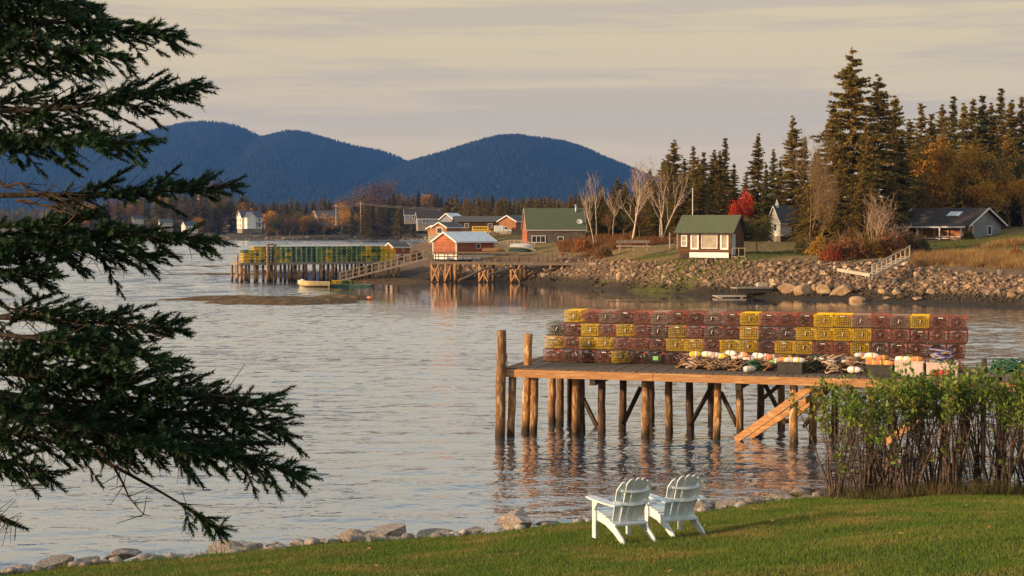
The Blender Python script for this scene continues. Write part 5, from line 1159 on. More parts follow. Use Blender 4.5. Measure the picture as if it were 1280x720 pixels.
for px, top, D, v in [(728, 252, 212, 1), (742, 246, 216, 3), (755, 250, 205, 4), (772, 244, 208, 0), (786, 248, 216, 3), (806, 240, 214, 4), (824, 232, 210, 1), (838, 226, 208, 3), (852, 230, 212, 0), (868, 222, 214, 4), (884, 228, 210, 3), (898, 232, 216, 1), (912, 238, 208, 4), (926, 248, 220, 3), (940, 240, 204, 0), (846, 214, 206, 4), (862, 212, 210, 1), (890, 212, 208, 4), (908, 216, 212, 1), (918, 232, 190, 4), (782, 232, 218, 1), (814, 222, 208, 4)]:
    put_spruce(px, top, D, v, 'spruces behind the brown cabin', 'spruce in the dark clump behind the brown cabin, {} from the left', 1.25)
for px, top, D, v in [(958, 240, 206, 4), (972, 232, 210, 1), (1001, 222, 178, 4), (1013, 228, 176, 1), (1000, 226, 206, 3), (1016, 232, 200, 4), (1030, 215, 186, 1)]:
    put_spruce(px, top, D, v, 'spruces between the red maple and the tall point spruces', 'spruce right of the red maple, {} from the left of that clump', 1.25)
for i, px in enumerate(range(1136, 1350, 13)):
    put_spruce(px + (i * 5) % 7, 190 + (i * 11) % 26, 200 + (i * 3) % 9, [4, 1, 3][i % 3], 'spruces behind the grey house', 'spruce in the tall wood behind the grey house, {} from the left', 1.3)
# yard trees between the sheds and the far shore
for px, top, D, v in [(586, 262, 420, 1), (610, 258, 460, 3), (572, 266, 440, 4), (623, 250, 480, 0), (634, 256, 430, 2), (648, 252, 470, 3), (660, 246, 450, 1), (672, 250, 400, 4), (686, 244, 430, 0), (698, 250, 380, 3), (712, 247, 400, 1), (724, 243, 420, 2), (738, 246, 340, 4), (752, 244, 360, 1), (518, 258, 660, 3), (500, 252, 680, 4), (486, 246, 690, 3), (474, 250, 685, 4), (466, 254, 680, 3), (440, 258, 690, 2), (458, 250, 688, 1), (545, 262, 560, 3), (555, 256, 600, 1)]:
    b = Vector((xat(px, D), D, max(fz(xat(px, D), D), gz(xat(px, D), D) if D < 350 else -9, 1.5))); h = at(px, top, D).z - b.z; s = h / 16
    plant_tree('spruce_tree', SP[v], b, (s * 1.25, s * 1.25, s), rng.uniform(0, 6), 'spruce', 'spruces behind the yard sheds', 'spruce beyond the sheds and yard, {} from the left')
# leafy and bare deciduous trees
def decid(seed, H, n, rad, size, mat, bark=TWIG, **k):
    sk, tips = skeleton(seed, H, H * .016, **k); V, Fc = leaf_cloud(tips, n, rad, size, seed); return sk.mesh('trunk', bark), arr_mesh('crown', V, Fc, mat)
DEC = {'olive': decid(1, 10, 3600, .45, .34, OLIVE, nkid=(3, 4)), 'olive2': decid(2, 10, 3000, .5, .36, OLIVE, nkid=(3, 4)), 'green': decid(3, 10, 3600, .5, .36, GREENL, nkid=(3, 4)), 'brown': decid(4, 10, 1500, .5, .30, BROWNL, nkid=(3, 4)), 'red': decid(5, 6, 2600, .36, .26, REDL, nkid=(3, 4), first=.15)}
def put_dec(kind, px, top, D, name, cat, label, wide=1.0, group=None, far=False):
    x = xat(px, D); b = Vector((x, D, fz(x, D) if far else gz(x, D))); me = DEC[kind]; zmax = max(v.co.z for v in me[1].vertices); s = (at(px, top, D).z - b.z) / zmax
    return plant_tree(name, me, b, (s * wide, s * wide, s), rng.uniform(0, 6), cat, group, label, group or label)
put_dec('olive', 1182, 165, 184, 'autumn_tree', 'tree', 'large yellow brown autumn tree right behind the grey house roof', 1.0)
put_dec('olive2', 1156, 186, 183, 'autumn_tree', 'tree', 'smaller orange tinged autumn tree left of the large yellow brown one', .9)
put_dec('green', 1216, 192, 186, 'autumn_tree', 'tree', 'dark olive leafy tree above the ridge of the grey house', 1.0)
put_dec('olive2', 1280, 196, 184, 'autumn_tree', 'tree', 'orange brown autumn tree at the right edge of the photograph', .85)
put_dec('olive', 1320, 200, 186, 'autumn_tree', 'tree', 'orange brown autumn tree just beyond the right edge', .9)
for px, top, D, k, lab in [(1240, 205, 183, 'olive2', 'rounded yellow autumn tree right of the dark olive one behind the grey house'), (1262, 190, 188, 'green', 'olive leafy tree near the right edge behind the grey house'), (1142, 215, 181, 'green', 'low olive tree between the tall spruces and the grey house'), (1200, 178, 189, 'olive', 'tall orange autumn tree behind the chimney side of the grey house roof')]: put_dec(k, px, top, D, 'autumn_tree', 'tree', lab, 1.05)
put_dec('red', 924, 233, 178, 'maple_tree', 'tree', 'small bright red maple glowing behind the brown cabin roof', .58)
put_dec('green', 947, 268, 152, 'bush', 'bush', 'dense dark green bush against the right side of the brown cabin', 1.25)
for px, top, k in [(800, 255, 'brown'), (760, 262, 'brown'), (778, 258, 'green'), (840, 250, 'green')]: put_dec(k, px, top, 192, 'autumn_tree', 'tree', 'low autumn tree among the white birches, {} from the left', 1.1, 'low autumn trees among the birches')
def bare(name, seed, px, top, D, label, mat, H=9, tw=TWIG, trunks=2, r=.11, levels=4, twigs=True, width=1.0, **k):
    sk, tips = skeleton(seed, H, r, levels=levels, trunks=trunks, **k); b = gpx(px, D); zmax = max(v[2] for v in sk.v); s = (at(px, top, D).z - b.z) / zmax
    t = thing(name, label, 'bare tree', b, 0); t.scale = (s * width, s * width, s); sk.build('trunk', mat, t, smooth=True)
    g = random.Random(seed); m = MB()
    for p in tips:
        for _ in range(2):
            q = p + Vector((g.gauss(0, .35), g.gauss(0, .35), g.uniform(.1, .6))); m.tube([p, p.lerp(q, .5) + Vector((g.gauss(0, .05), g.gauss(0, .05), 0)), q], [.014, .011, .006], 3, cap=False)
    m.build('twigs', tw, t)['kind'] = 'stuff'; return t
bare('birch_tree', 21, 744, 214, 178, 'white birch with a forked trunk just right of the green roofed house', BIRCH, trunks=2, spread=.6, up=.6, width=.7, minr=.012, levels=3, nkid=(2, 4))
bare('birch_tree', 22, 788, 200, 178, 'white birch with a broad reddish twig crown, middle of the three birches', BIRCH, trunks=2, spread=.65, up=.5, width=.85, minr=.012, levels=3, nkid=(3, 4))
bare('birch_tree', 23, 826, 205, 178, 'white birch with several leaning trunks left of the flagpole', BIRCH, trunks=3, spread=.6, up=.6, width=.8, minr=.012, levels=3, nkid=(2, 3))
bare('birch_tree', 26, 766, 236, 184, 'slim pale birch half hidden between two larger birches', BIRCH, trunks=1, spread=.6, up=.6, width=.7, minr=.018, levels=3)
bare('bare_tree', 24, 1012, 163, 162, 'tall bare brown tree with upright twigs left of the tallest spruce', TWIG, H=13, trunks=3, spread=.55, up=.7, width=.75, r=.12, levels=3, nkid=(4, 5), minr=.013)
bare('bare_tree', 28, 1022, 215, 156, 'lower bare brown tree between the chapel and the tallest spruce', TWIG, H=9, trunks=2, spread=.55, up=.7, width=.7, r=.1, levels=3, nkid=(4, 5), minr=.013)
bare('bare_tree', 25, 1094, 236, 148, 'low pale bare tree with many crooked stems over the rusty shrubs', PTWIG, H=6, tw=PTWIG, trunks=6, spread=.6, up=.6, width=.95, r=.06, levels=2, nkid=(2, 3), minr=.014)
bare('bare_tree', 29, 1112, 262, 146, 'crooked leaning silvery trunk right of the low bare tree', PTWIG, H=4, tw=PTWIG, trunks=2, spread=.6, up=.5, width=1.3, r=.09, levels=2, minr=.02)
# far tree line across the bay
gg = random.Random(31); FARM_ = []
for px in np.arange(70, 560, 4.2):
    px = px + gg.uniform(-2.5, 2.5); D = gg.uniform(775, 860); top = 247 + 5 * math.sin(px * .021) + gg.uniform(-5, 7)
    if 290 < px < 336: D = gg.uniform(790, 860)
    k = gg.random()
    if px < 230: k *= .8
    x = xat(px, D); b = Vector((x, D, fz(x, D) - .3))
    if k < .30:
        kind = gg.choice(['brown', 'olive', 'brown', 'green']); me = DEC[kind]; s = (at(px, top + 3, D).z - b.z) / 10; plant_tree('far_tree', me, b, (s * 1.2, s * 1.2, s), gg.uniform(0, 6), 'tree', 'leafy trees on the far shore', 'brown or olive leafy tree in the far shore tree line, {} from the left')
    else: s = (at(px, top, D).z - b.z) / 16; plant_tree('far_spruce', SP[gg.randrange(5)], b, (s * 1.2, s * 1.2, s), gg.uniform(0, 6), 'spruce', 'spruces on the far shore', 'spruce in the far shore tree line, {} from the left')
for px in np.arange(560, 790, 5.5):
    D = gg.uniform(520, 620); top = 246 + gg.uniform(-4, 6); x = xat(px, D); b = Vector((x, D, fz(x, D))); s = (at(px, top, D).z - b.z) / 16
    plant_tree('far_spruce', SP[gg.randrange(5)], b, (s * 1.25, s * 1.25, s), gg.uniform(0, 6), 'spruce', 'spruces on the far shore', 'spruce in the far shore tree line, {} from the left')
DEC['bareround'] = decid(9, 10, 6500, .6, .22, M('brown_twig_haze', (.15, .085, .065), (.11, .06, .05), .5, .95), nkid=(4, 5))
put_dec('bareround', 468, 221, 800, 'bare_tree', 'tree', 'big rounded bare brown tree rising above the far tree line', 1.35, far=True)
put_dec('olive2', 425, 251, 750, 'autumn_tree', 'tree', 'small orange tree beside the utility pole on the far shore', 1.2, far=True)
for i, (px, top) in enumerate([(345, 270), (362, 265), (378, 268), (395, 272), (332, 272), (350, 262), (385, 262), (262, 272), (250, 270), (222, 274), (300, 282), (405, 270), (190, 270)]): put_dec(['green', 'brown', 'olive'][i % 3], px, top, 745 + i * 2, 'far_bush', 'bush', 'low bush on the far bank, {} from the left', 1.5, 'low bushes on the far bank', far=True)
V, Fc = cone_forest(5200, lambda x, y: np.where(y < 1e9, far_z(x, y), 0) + 6, -420, 330, 830, 1390, 9, 17, 5, keep=lambda x, y, z: z > 0)
stuff(link('far_forest', arr_mesh('far_forest', V - np.array([0, 0, 6.]), Fc, leaf_mat('far_wood', (.06, .055, .02), (.12, .08, .03), (.16, .10, .035), .02, 0, 0))), 'mixed brown and green woods reaching back from the far shore', 'forest')
pl = []
for _ in range(900):
    px = gg.uniform(0, 560); x = xat(px, 742); D = 742 + gg.uniform(-38, 40); z = fz(x, D)
    if -.1 < z < 1.6: pl.append((x, D, z, gg.uniform(.3, 1.0), gg.uniform(0, 6)))
stuff(scatter_rocks([rock_mesh('far_shore_stones', 200 + i, ROCKF, 1, 4) for i in range(3)], pl, 'far_shore_stones', M('far_stone', (.36, .29, .22), (.24, .19, .14), .5, .9, coord='World')), 'pale stones along the far shoreline', 'stones')

# ------------------------------------------------------------------ the rock bank
RPX = np.array([p[0] for p in SH])[::-1]; RPD = np.array([p[1] for p in SH])[::-1]
prot = [rock_mesh('riprap_rock', 300 + i, ROCKF, 2, 10, (1, .75, .6), .06, .35, .8) for i in range(9)]
lowp = [rock_mesh('riprap', 330 + i, ROCKF, 1, 6, (1, .75, .6), .05, .35, .8) for i in range(7)]
g = random.Random(4); cand = []
for _ in range(24000):
    px = g.uniform(540, 1420); D = float(np.interp(px, RPX, RPD)) + g.uniform(1.0, 13); x = xat(px, D); cand.append((px, x, D))
zs = land_z(np.array([c[1] for c in cand]), np.array([c[2] for c in cand])); rocks = []
for (px, x, D), z in zip(cand, zs):
    top = 2.95 if px > 860 else 2.6 if px > 700 else 1.9
    if px > 1140: top = 2.35 - (px - 1140) * .0025
    if .25 < z < top + g.uniform(-.25, .25): rocks.append([g.paretovariate(3.2) * .17 if z > .7 else g.paretovariate(3) * .11, px, x, D, z])
for r_ in rocks: r_[0] = min(r_[0], .50)
rocks = rocks[:6500]; rocks.sort(reverse=True)
for i, (s, px, x, D, z) in enumerate(rocks[:270]):
    where = 'below the brown cabin' if 800 < px <= 960 else 'left of the brown cabin towards the small pier' if px <= 800 else 'below the tall spruces' if px <= 1120 else 'right of the stairway'
    put_rock('riprap_rock', prot[i % 9], (x, D, z + s * .15), (s, s, s * g.uniform(.75, 1.1)), g.uniform(0, 6), 'angular weathered stone of the rock bank ' + where, 'rock', 'riprap stones ' + where, g.uniform(-1.0, 1.0))
stuff(scatter_rocks(lowp, [(x, D, z + s * .12, s, g.uniform(0, 6)) for s, px, x, D, z in rocks[270:]], 'riprap', ROCKF), 'smaller broken stones packed between the big ones of the rock bank', 'stones')
TB = [(968, 357, 10, 'tan boulder at the left end of the big boulder row'), (985, 359, 13, 'wide tan boulder second from the left in the big row'), (1004, 362, 13, 'low tan boulder left of the tall pair under the spruces'), (1016, 361, 9, 'narrow tan boulder squeezed between two wide ones'), (1031, 361, 13, 'large rounded tan boulder left of the largest one'), (1051, 362, 15, 'largest tan boulder of the row under the rusty shrubs'), (1074, 360, 8, 'upright tan boulder just right of the largest one'), (1071, 371, 13, 'long low boulder at the water below the upright one'), (1104, 363, 8, 'pale round boulder below the foot of the stairway'), (1107, 371, 8, 'tan boulder at the water under the pale round one'), (1122, 365, 8, 'smooth pale boulder right of the stairway foot'), (1147, 371, 8, 'triangular pale boulder at the waterline right of the stairway'), (1163, 364, 6, 'small upright tan boulder alone on the shingle'), (1263, 368, 8, 'tan boulder near the right edge at the waterline'), (1276, 362, 8, 'pale boulder at the right edge above the waterline')]
bp_ = [rock_mesh('boulder', 400 + i, ROCKT, 4, 10, (1, .9, .85), .08, .45, .88) for i in range(5)]
for i, (px, py, hw, lab) in enumerate(TB):
    D = 137.0
    for D in np.arange(112, 150, .15):
        p = at(px, py + hw * .4, D)
        if p.z <= gz(p.x, D) + .02: break
    s = hw / F * D; put_rock('boulder', bp_[i % 5], (p.x, D, p.z + s * (.2 if py < 370 else .05)), (s * 1.12, s, s * (.8 if py < 370 else .5)), g.uniform(0, 6), lab, 'boulder')
# dry grass and rusty scrub on the bank
DRYG = M('dry_grass', (.38, .23, .085), (.26, .15, .055), .6, .9, coord='World', c3=(.46, .30, .12), trans=.3); RUSTG = M('rusty_grass', (.21, .085, .03), (.15, .065, .026), .6, .9, coord='World', c3=(.25, .13, .04), trans=.2); TURF = M('bank_turf', (.085, .105, .02), (.14, .13, .034), .8, .9, coord='World', trans=.2)
def inblob(cs): return lambda x, y: blob(x, y, cs) > .25 + .5 * vnoise(x, y, 1.6, 3)
V, Fc = blades(60000, (xat(1130, 140), 52), (122, 150), (.35, .8), .045, land_z, lambda x, y: inblob([(1200, 139.5, 6.5, 5), (1160, 139, 3.5, 3.2), (1250, 136, 6, 5), (1320, 134, 9, 6), (1280, 150, 7, 4)])(x, y), 6, .35)
stuff(link('dry_grass', arr_mesh('dry_grass', V, Fc, DRYG)), 'tall tan dry grass on the slope right of the stairway', 'grass')
V, Fc = blades(34000, (xat(700, 180), xat(860, 180)), (160, 196), (.25, .7), .06, land_z, inblob([(740, 182, 7, 9), (715, 188, 5, 8), (770, 172, 6, 3), (800, 172, 8, 4), (690, 190, 4, 7)]), 7, .35)
stuff(link('rusty_grass', arr_mesh('rusty_grass', V, Fc, RUSTG)), 'rust brown grass on the rise below the white birches', 'grass')
V, Fc = blades(70000, (10, 62), (142, 192), (.08, .2), .05, land_z, inblob([(890, 149, 11, 7), (960, 152, 9, 7), (800, 158, 6, 4), (1215, 153, 12, 11), (1290, 158, 8, 8), (800, 181, 9, 7), (850, 182, 7, 5)]), 8, .3)
stuff(link('bank_grass', arr_mesh('bank_grass', V, Fc, TURF)), 'short green turf around the brown cabin and the grey house', 'grass')
def shrub_mesh(seed, n, mat, size=.2, H=1.6, Wd=1.4):
    g = np.random.default_rng(seed); th = g.uniform(0, 6.283, n); r = np.sqrt(g.random(n)); zz = g.random(n) ** .8
    c = np.stack([np.cos(th) * r * Wd * np.sqrt(1 - .7 * zz), np.sin(th) * r * Wd * np.sqrt(1 - .7 * zz), zz * H * (1 - .45 * r * r) * g.uniform(.8, 1.15, n)], 1); d_ = unit(g.normal(0, 1, (n, 3)) + np.array([0, 0, .6])); s_ = unit(np.cross(d_, g.normal(0, 1, (n, 3)))); ln = g.uniform(.6, 1.3, n) * size
    V = np.stack([c - d_ * ln[:, None] * .5, c + s_ * ln[:, None] * .3, c + d_ * ln[:, None] * .5, c - s_ * ln[:, None] * .3], 1).reshape(-1, 3); Fc = np.arange(n * 4).reshape(n, 4)
    m = MB()
    for k in range(24):
        a = g.uniform(0, 6.28); rr = g.uniform(.3, 1) * Wd; m.tube([(math.cos(a) * .1, math.sin(a) * .1, -.2), (math.cos(a) * rr * .6, math.sin(a) * rr * .6, H * .5), (math.cos(a) * rr, math.sin(a) * rr, H * g.uniform(.7, 1.1))], [.03, .02, .01], 4, cap=False)
    return m.mesh('stems', TWIG), arr_mesh('foliage', V, Fc, mat)
SHR = [shrub_mesh(1, 1500, RUSTL), shrub_mesh(2, 1300, RUSTL), shrub_mesh(3, 1300, BROWNL), shrub_mesh(4, 1200, OLIVE), shrub_mesh(5, 1300, GREENL), shrub_mesh(6, 1300, leaf_mat('crimson_shrub_leaves', (.42, .07, .025), (.34, .09, .03), (.48, .11, .03), .8))]
for px, D, v, s, lab in [(1040, 142.5, 5, 1.0, 'crimson low shrub at the left end of the rusty shrub bank'), (1056, 143.5, 0, 1.15, 'rust red shrub right of the crimson one'), (1072, 144, 1, 1.2, 'rust brown shrub under the low bare tree'), (1088, 144.5, 3, 1.1, 'yellow brown shrub behind the stairway'), (1102, 146, 0, 1.2, 'rust orange shrub above the middle of the stairway'), (1118, 147, 1, 1.25, 'rust brown shrub above the top of the stairway'), (1134, 148, 2, 1.2, 'brown shrub between the stairway and the porch'), (1148, 149, 4, 1.0, 'olive shrub below the porch of the grey house'), (1060, 150, 2, 1.3, 'brown shrub behind the rust red one'), (1090, 152, 4, 1.4, 'olive shrub at the foot of the tallest spruces'), (1024, 148, 3, 1.1, 'olive brown shrub at the left of the tall spruces'), (1270, 137, 0, .6, 'small rusty shrub on the shingle near the right edge'), (1006, 150, 4, 1.0, 'green shrub before the bare brown tree'), (1125, 141, 2, .7, 'small brown shrub under the stairway top'), (755, 166, 2, .9, 'brown shrub on the rocks below the birches'), (728, 176, 0, 1.0, 'rusty shrub right of the grey shingled house'), (880, 158, 4, .8, 'green shrub behind the brown cabin wall'), (502, 203, 2, .6, 'brown weeds right of the tiny red shed'), (520, 198, 2, .8, 'brown scrub between the tiny and the large red shed'), (1210, 163.5, 4, .6, 'small green shrub before the gable of the grey house')]:
    b = gpx(px, D); t = thing('shrub', lab, 'shrub', b, rng.uniform(0, 6)); t.scale = (s,) * 3
    for nme, me in zip(('stems', 'foliage'), SHR[v]): link(nme, me, t)

# ------------------------------------------------------------------ tall leafy shrubs on the right of the lawn
STEM = M('shrub_stems', (.10, .068, .05), (.055, .038, .03), 4, .9, rand=.2, c3=(.17, .12, .09)); SHL = M('shrub_leaves', (.085, .165, .02), (.15, .21, .032), 2.2, .5, coord='World', spec=.3, c3=(.24, .18, .04), lo=.3, hi=.75, trans=.3)
def tall_shrub(seed, loc, H, Wd, label, nst=34, nlf=620, tw=.83):
    g = np.random.default_rng(seed); t = thing('tall_shrub', label, 'shrub', loc, 0, 'tall leafy shrubs on the lawn edge'); st = MB(); C, Dr = [], []
    for k in range(nst):
        a = g.uniform(0, 6.28); r0 = abs(g.normal(0, .16)); r1 = Wd * g.uniform(.1, 1); h = H * g.uniform(.80, 1.08); x0, y0 = math.cos(a) * r0, math.sin(a) * r0; lean = g.normal(0, .30, 2)
        pts = [Vector((x0 + (math.cos(a) * r1 + lean[0]) * q ** 1.3 + g.normal(0, .012), y0 + (math.sin(a) * r1 + lean[1]) * q ** 1.3 + g.normal(0, .012), h * q - .1)) for q in np.linspace(0, 1, 8)]
        st.tube(pts, list(np.linspace(g.uniform(.011, .025), .006, 8)), 5, cap=False)
        for j in range(10):
            q = g.uniform(.2, .98); i = int(q * 7); p = pts[i].lerp(pts[min(i + 1, 7)], q * 7 - i); e = p + Vector((g.normal(0, .19), g.normal(0, .19), g.uniform(.04, .34))); st.tube([p, p.lerp(e, .5) + Vector((g.normal(0, .015), g.normal(0, .015), 0)), e], [.005, .004, .003], 3, cap=False)
            if q > tw or g.random() < .03:
                for _ in range(5): C.append(p.lerp(e, g.random())[:])
        for j in range(12): q = g.uniform(tw, 1); i = min(int(q * 7), 6); C.append(pts[i].lerp(pts[i + 1], q * 7 - i)[:])
    st.build('stems', STEM, t)
    C = np.array(C); n = int(nlf * 1.5); c = C[g.integers(0, len(C), n)] + g.normal(0, .045, (n, 3)); d_ = unit(g.normal(0, 1, (n, 3)) + np.array([0, 0, .9])); s_ = unit(np.cross(d_, g.normal(0, 1, (n, 3)))); ln = g.uniform(.05, .12, n); nm = unit(np.cross(d_, s_))
    b = c; V = np.stack([b, b + d_ * (ln * .45)[:, None] + s_ * (ln * .28)[:, None] + nm * (ln * .06)[:, None], b + d_ * ln[:, None], b + d_ * (ln * .45)[:, None] - s_ * (ln * .28)[:, None] + nm * (ln * .06)[:, None]], 1)
    link('foliage', arr_mesh('foliage', V.reshape(-1, 3), np.arange(n * 4).reshape(n, 4), SHL), t); return t
for i, (px, py, top, wd, D, nl) in enumerate([(1052, 612, 486, .42, 29.4, 560), (1082, 618, 490, .42, 29.0, 640), (1108, 608, 478, .45, 29.8, 720), (1138, 618, 470, .45, 29.0, 760), (1168, 610, 474, .45, 29.7, 760), (1196, 620, 466, .48, 28.9, 800), (1228, 612, 470, .48, 29.6, 780), (1258, 618, 472, .48, 29.0, 760), (1290, 612, 468, .5, 29.2, 700), (1322, 612, 470, .5, 29.2, 600)]):
    x = xat(px, D); z = lz(x, D); H_ = at(px, top, D).z - z
    o = tall_shrub(50 + i, (x, D, z), H_ * [1.0, .93, 1.03, .97, 1.05, .95, 1.04, .92, 1.0, 1.0][i], wd * 1.25, '', [18, 24, 20, 26, 19, 24, 21, 25, 20, 20][i], nl); late(o, 'tall green topped shrub with bare stems on the lawn edge, {} from the left', 'tall_shrub')
UND = M('undergrowth_blades', (.10, .085, .03), (.06, .07, .018), 2, .9, coord='World', c3=(.19, .13, .06), trans=.2)
V, Fc = blades(26000, (5.6, 11.4), (26.8, 32), (.05, .34), .009, lawn_z, lambda x, y: (y > 28.0 - .05 * (x - 6) + vnoise(x, y, .8, 5) * 1.1) & (y < 31) & (x > 5.9 + (31 - y) * .1), 12, .4)
stuff(link('undergrowth', arr_mesh('undergrowth', V, Fc, UND)), 'rank brown and green undergrowth at the feet of the tall shrubs', 'undergrowth')

# ------------------------------------------------------------------ the big spruce on the left
NEED = M('near_spruce_needles', (.009, .026, .012), (.016, .044, .017), 3.5, .6, coord='World', spec=.2, c3=(.034, .078, .026), lo=.32, hi=.7); NBARK = M('near_spruce_bark', (.05, .036, .028), (.028, .021, .017), 8, .95, .5, 20); DEADN = M('dead_twigs', (.075, .045, .03), (.045, .028, .02), 6, .95)
tb = Vector((xat(-178, 10.0), 10.0, lz(xat(-178, 10), 10.0) - .05)); ns = thing('spruce_tree', 'big dark spruce reaching into the picture from the left edge', 'spruce', tb)
lt = lambda p: Vector(p) - tb
MB().tube([(0, 0, -.2), (.03, 0, 1.2), (0, .03, 3), (0, 0, 6), (0, 0, 9)], [.24, .19, .17, .13, .05], 14).build('trunk', NBARK, ns, smooth=True)
NT = 50; g = np.random.default_rng(2)
tz = g.uniform(0, 1, NT); ta = np.arange(NT) * 2.399 + g.normal(0, .2, NT); nl = .026 / .085
rad_ = np.stack([np.cos(ta), np.sin(ta)], 1); tang = np.stack([-np.sin(ta), np.cos(ta)], 1)
tipf = g.uniform(.55, .85, NT)
TPL = np.empty((NT, 3, 3)); w_ = .0040 / .085
TPL[:, 0, :2] = -tang * w_; TPL[:, 1, :2] = tang * w_; TPL[:, 0, 2] = TPL[:, 1, 2] = tz; TPL[:, 2, :2] = rad_ * (nl * np.sqrt(1 - .5 * tipf ** 2))[:, None] * .9; TPL[:, 2, 2] = tz + nl * tipf
TPL = TPL.reshape(-1, 3)
def needle_mesh(P0, Dv, Ls, seed):
    g = np.random.default_rng(seed); Dv = unit(Dv); X = unit(np.cross(Dv, unit(g.normal(0, 1, Dv.shape)))); Y = np.cross(Dv, X); B = np.stack([X, Y, Dv], 1) * Ls[:, None, None]
    V = (TPL[None] @ B) + P0[:, None]; n = len(P0) * NT; return V.reshape(-1, 3), np.arange(n * 3).reshape(n, 3)
NB = [0]
def bough(zb, tip, Dt, Lb, seed, sag=.0, start=.22, droop=.16, dead=.06, up=.0, dens=.85, b0=None, roll=1.5):
    droop *= .5
    g = np.random.default_rng(seed); p0 = Vector((0, 0, zb)) if b0 is None else lt(b0); p3 = lt(at(tip[0], tip[1], Dt)); L = (p3 - p0).length; mid = p0.lerp(p3, .55) + Vector((0, 0, sag))
    Q = lambda q: p0 * (1 - q) ** 2 + mid * 2 * q * (1 - q) + p3 * q * q + Vector((0, 0, up * q ** 4))
    ax = [Q(q) for q in np.linspace(0, 1, 16)]; tw = MB().tube(ax, list(np.linspace(.026 if L > 1.5 else .014, .004, 16)), 7); P0, Dv, Ls = [], [], []
    nbr = int((1 - start) * L / .024 * dens); sgn = 1
    for k in range(nbr):
        q = start + (1 - start) * (k + .5) / nbr; p = Q(q); t = (Q(min(q + .02, 1)) - Q(q - .02)).normalized(); sd = t.cross(Vector((0, 0, 1))).normalized(); upv = sd.cross(t); sgn = -sgn
        ro = g.normal(0, roll * .5); sv_ = sd * math.cos(ro) * sgn + upv * math.sin(ro)
        ln = Lb * 1.1 * (.22 + 1.0 * (1 - q) ** .8) * g.uniform(.5, 1.1); d_ = (t * g.uniform(.75, 1.3) + sv_ * g.uniform(.5, .95) + Vector((0, 0, .05))).normalized(); isdead = g.random() < dead + .25 * (q < start + .15)
        pts = []
        for s in np.linspace(0, 1, 6): pts.append(p + d_ * ln * s + Vector((0, 0, -droop * ln * s * s + .12 * ln * max(0, s - .6))))
        tw.tube(pts, list(np.linspace(.0065, .0022, 6)), 4, cap=False)
        if isdead:
            for _ in range(4):
                s = g.uniform(.3, 1); i = min(int(s * 5), 4); a = pts[i]; tw.tube([a, a + Vector(g.normal(0, .07, 3)) + Vector((0, 0, -.03))], [.003, .0015], 3, cap=False)
            continue
        ns_ = max(2, int(ln / .034)); sg = 1
        for j in range(ns_):
            s = (j + 1) / ns_
            if s < .18 and ln > .3: continue
            i = min(int(s * 5), 4); a = pts[i].lerp(pts[i + 1], s * 5 - i); dd = (pts[i + 1] - pts[i]).normalized(); sg = -sg; s2 = dd.cross(Vector((0, 0, 1))); s2 = s2.normalized() if s2.length > 1e-3 else sd
            sh = (dd * g.uniform(.6, 1) + s2 * sg * g.uniform(.4, .9) + Vector((0, 0, g.normal(.04, .36)))).normalized(); P0.append(a[:]); Dv.append(sh[:]); Ls.append(g.uniform(.06, .12) * (1.15 - .4 * s))
            if j % 2 == 0: P0.append(a[:]); Dv.append(dd[:]); Ls.append(.07)
        P0.append(pts[-1][:]); Dv.append((pts[-1] - pts[-2]).normalized()[:]); Ls.append(.10)
    for q in np.linspace(max(start, .5), 1, 14): P0.append(Q(q)[:]); Dv.append((Q(min(q + .02, 1.0)) - Q(q - .02)).normalized()[:]); Ls.append(.10)
    bo = tw.build('bough', NBARK, ns, smooth=True); P0, Dv, Ls = np.array(P0), np.array(Dv), np.array(Ls); V, Fc = needle_mesh(P0, Dv, Ls, seed); NB[0] += len(Fc); link('needles', arr_mesh('needles', V, Fc, NEED), bo)
def zt(py): return at(-178, py, 10.0).z - tb.z
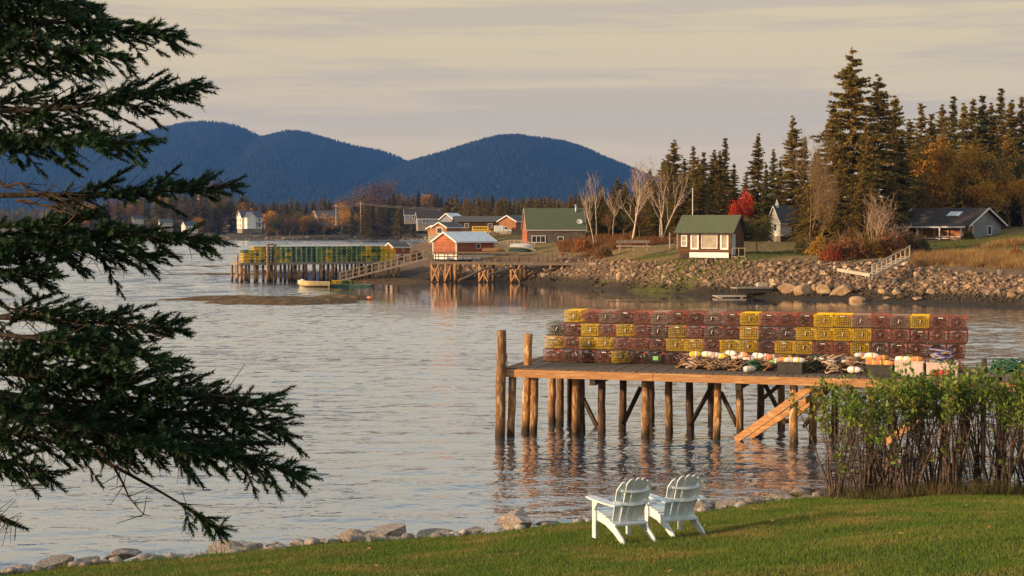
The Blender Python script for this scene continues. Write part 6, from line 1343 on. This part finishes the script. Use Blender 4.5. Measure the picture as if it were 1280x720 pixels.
for k, (py, tip, Dt, Lb, kw) in enumerate([
    (-60, (70, -25), 9.6, .55, {}), (-20, (110, 5), 10.6, .5, dict(droop=.35)), (10, (212, 46), 9.8, .50, dict(droop=.42, sag=.06)), (25, (150, 72), 9.2, .34, dict(droop=.5)), (60, (125, 92), 10.8, .28, dict(droop=.5, dead=.3)),
    (130, (238, 124), 9.7, .50, dict(droop=.42, sag=-.12, up=.10)), (165, (180, 178), 9.2, .34, dict(droop=.5, sag=-.05)), 
    (245, (286, 243), 9.8, .40, dict(start=.45, droop=.25, up=.05, dead=.2)), (262, (258, 298), 9.6, .40, dict(start=.40, droop=.4, sag=-.04, dead=.15)), (275, (190, 322), 10.2, .42, dict(droop=.45, start=.3, dead=.2)), (290, (100, 312), 9.5, .36, dict(dead=.25)), (315, (62, 345), 9.4, .4, dict(start=.4)),
    (395, (214, 412), 9.7, .48, dict(droop=.38, sag=.06, start=.4)), (410, (205, 450), 9.3, .48, dict(droop=.4, sag=.1, start=.4)), (420, (140, 470), 10.2, .5, dict(droop=.35, start=.35)),
    (455, (333, 512), 9.6, .55, dict(droop=.32, sag=.10, start=.35)), (470, (362, 592), 9.4, .55, dict(droop=.36, sag=.22, start=.42)), (490, (300, 575), 9.9, .5, dict(droop=.35, sag=.15, start=.4)), (500, (352, 540), 9.9, .5, dict(droop=.35, sag=.2, start=.5)), (500, (150, 570), 10.3, .42, dict(droop=.35, dead=.3)), (530, (60, 590), 9.4, .34, dict(dead=.4, start=.45)), (440, (60, 520), 9.0, .42, dict(dead=.3)), (480, (220, 560), 9.2, .45, dict(dead=.2, start=.4))]):
    bough(zt(py), tip, Dt, Lb, 500 + k, **kw)
bough(0, (272, 660), 9.7, .22, 560, start=.70, droop=.3, dead=.05, b0=at(95, 560, 9.9), sag=.05)
bough(0, (18, 655), 9.6, .16, 561, start=.5, dead=1.0, b0=at(-120, 600, 9.8))
for k, (x0, y0, x1, y1) in enumerate([(-30, 372, 115, 408), (60, 398, 205, 420), (-40, 500, 40, 610), (120, 560, 180, 640), (20, 250, 90, 265), (0, 225, 80, 250), (235, 512, 285, 494)]):
    a, b = lt(at(x0, y0, 9.9)), lt(at(x1, y1, 9.6)); m = MB(); g_ = random.Random(k); pts = [a.lerp(b, q) + Vector((g_.gauss(0, .012), g_.gauss(0, .012), g_.gauss(0, .012))) for q in np.linspace(0, 1, 8)]; m.tube(pts, list(np.linspace(.012, .003, 8)), 5)
    for p in pts[1:]:
        for _ in range(3): e = p + Vector((g_.gauss(.05, .08), g_.gauss(0, .07), g_.gauss(0, .06))); m.tube([p, e], [.004, .002], 3, cap=False)
    m.build('dead_branch', DEADN, ns)

# ------------------------------------------------------------------ number the look-alikes from left to right
gr = {}
for o, tm, key in LATE: gr.setdefault((key, tm), []).append(o)
for (key, tm), os_ in gr.items():
    os_.sort(key=lambda o: o.location.x / o.location.y)
    for i, o in enumerate(os_): o['label'] = tm.format(ordinal(i + 1)) if '{}' in tm else tm
    if len(os_) == 1 and 'group' in os_[0] and '{}' not in tm and False: del os_[0]['group']
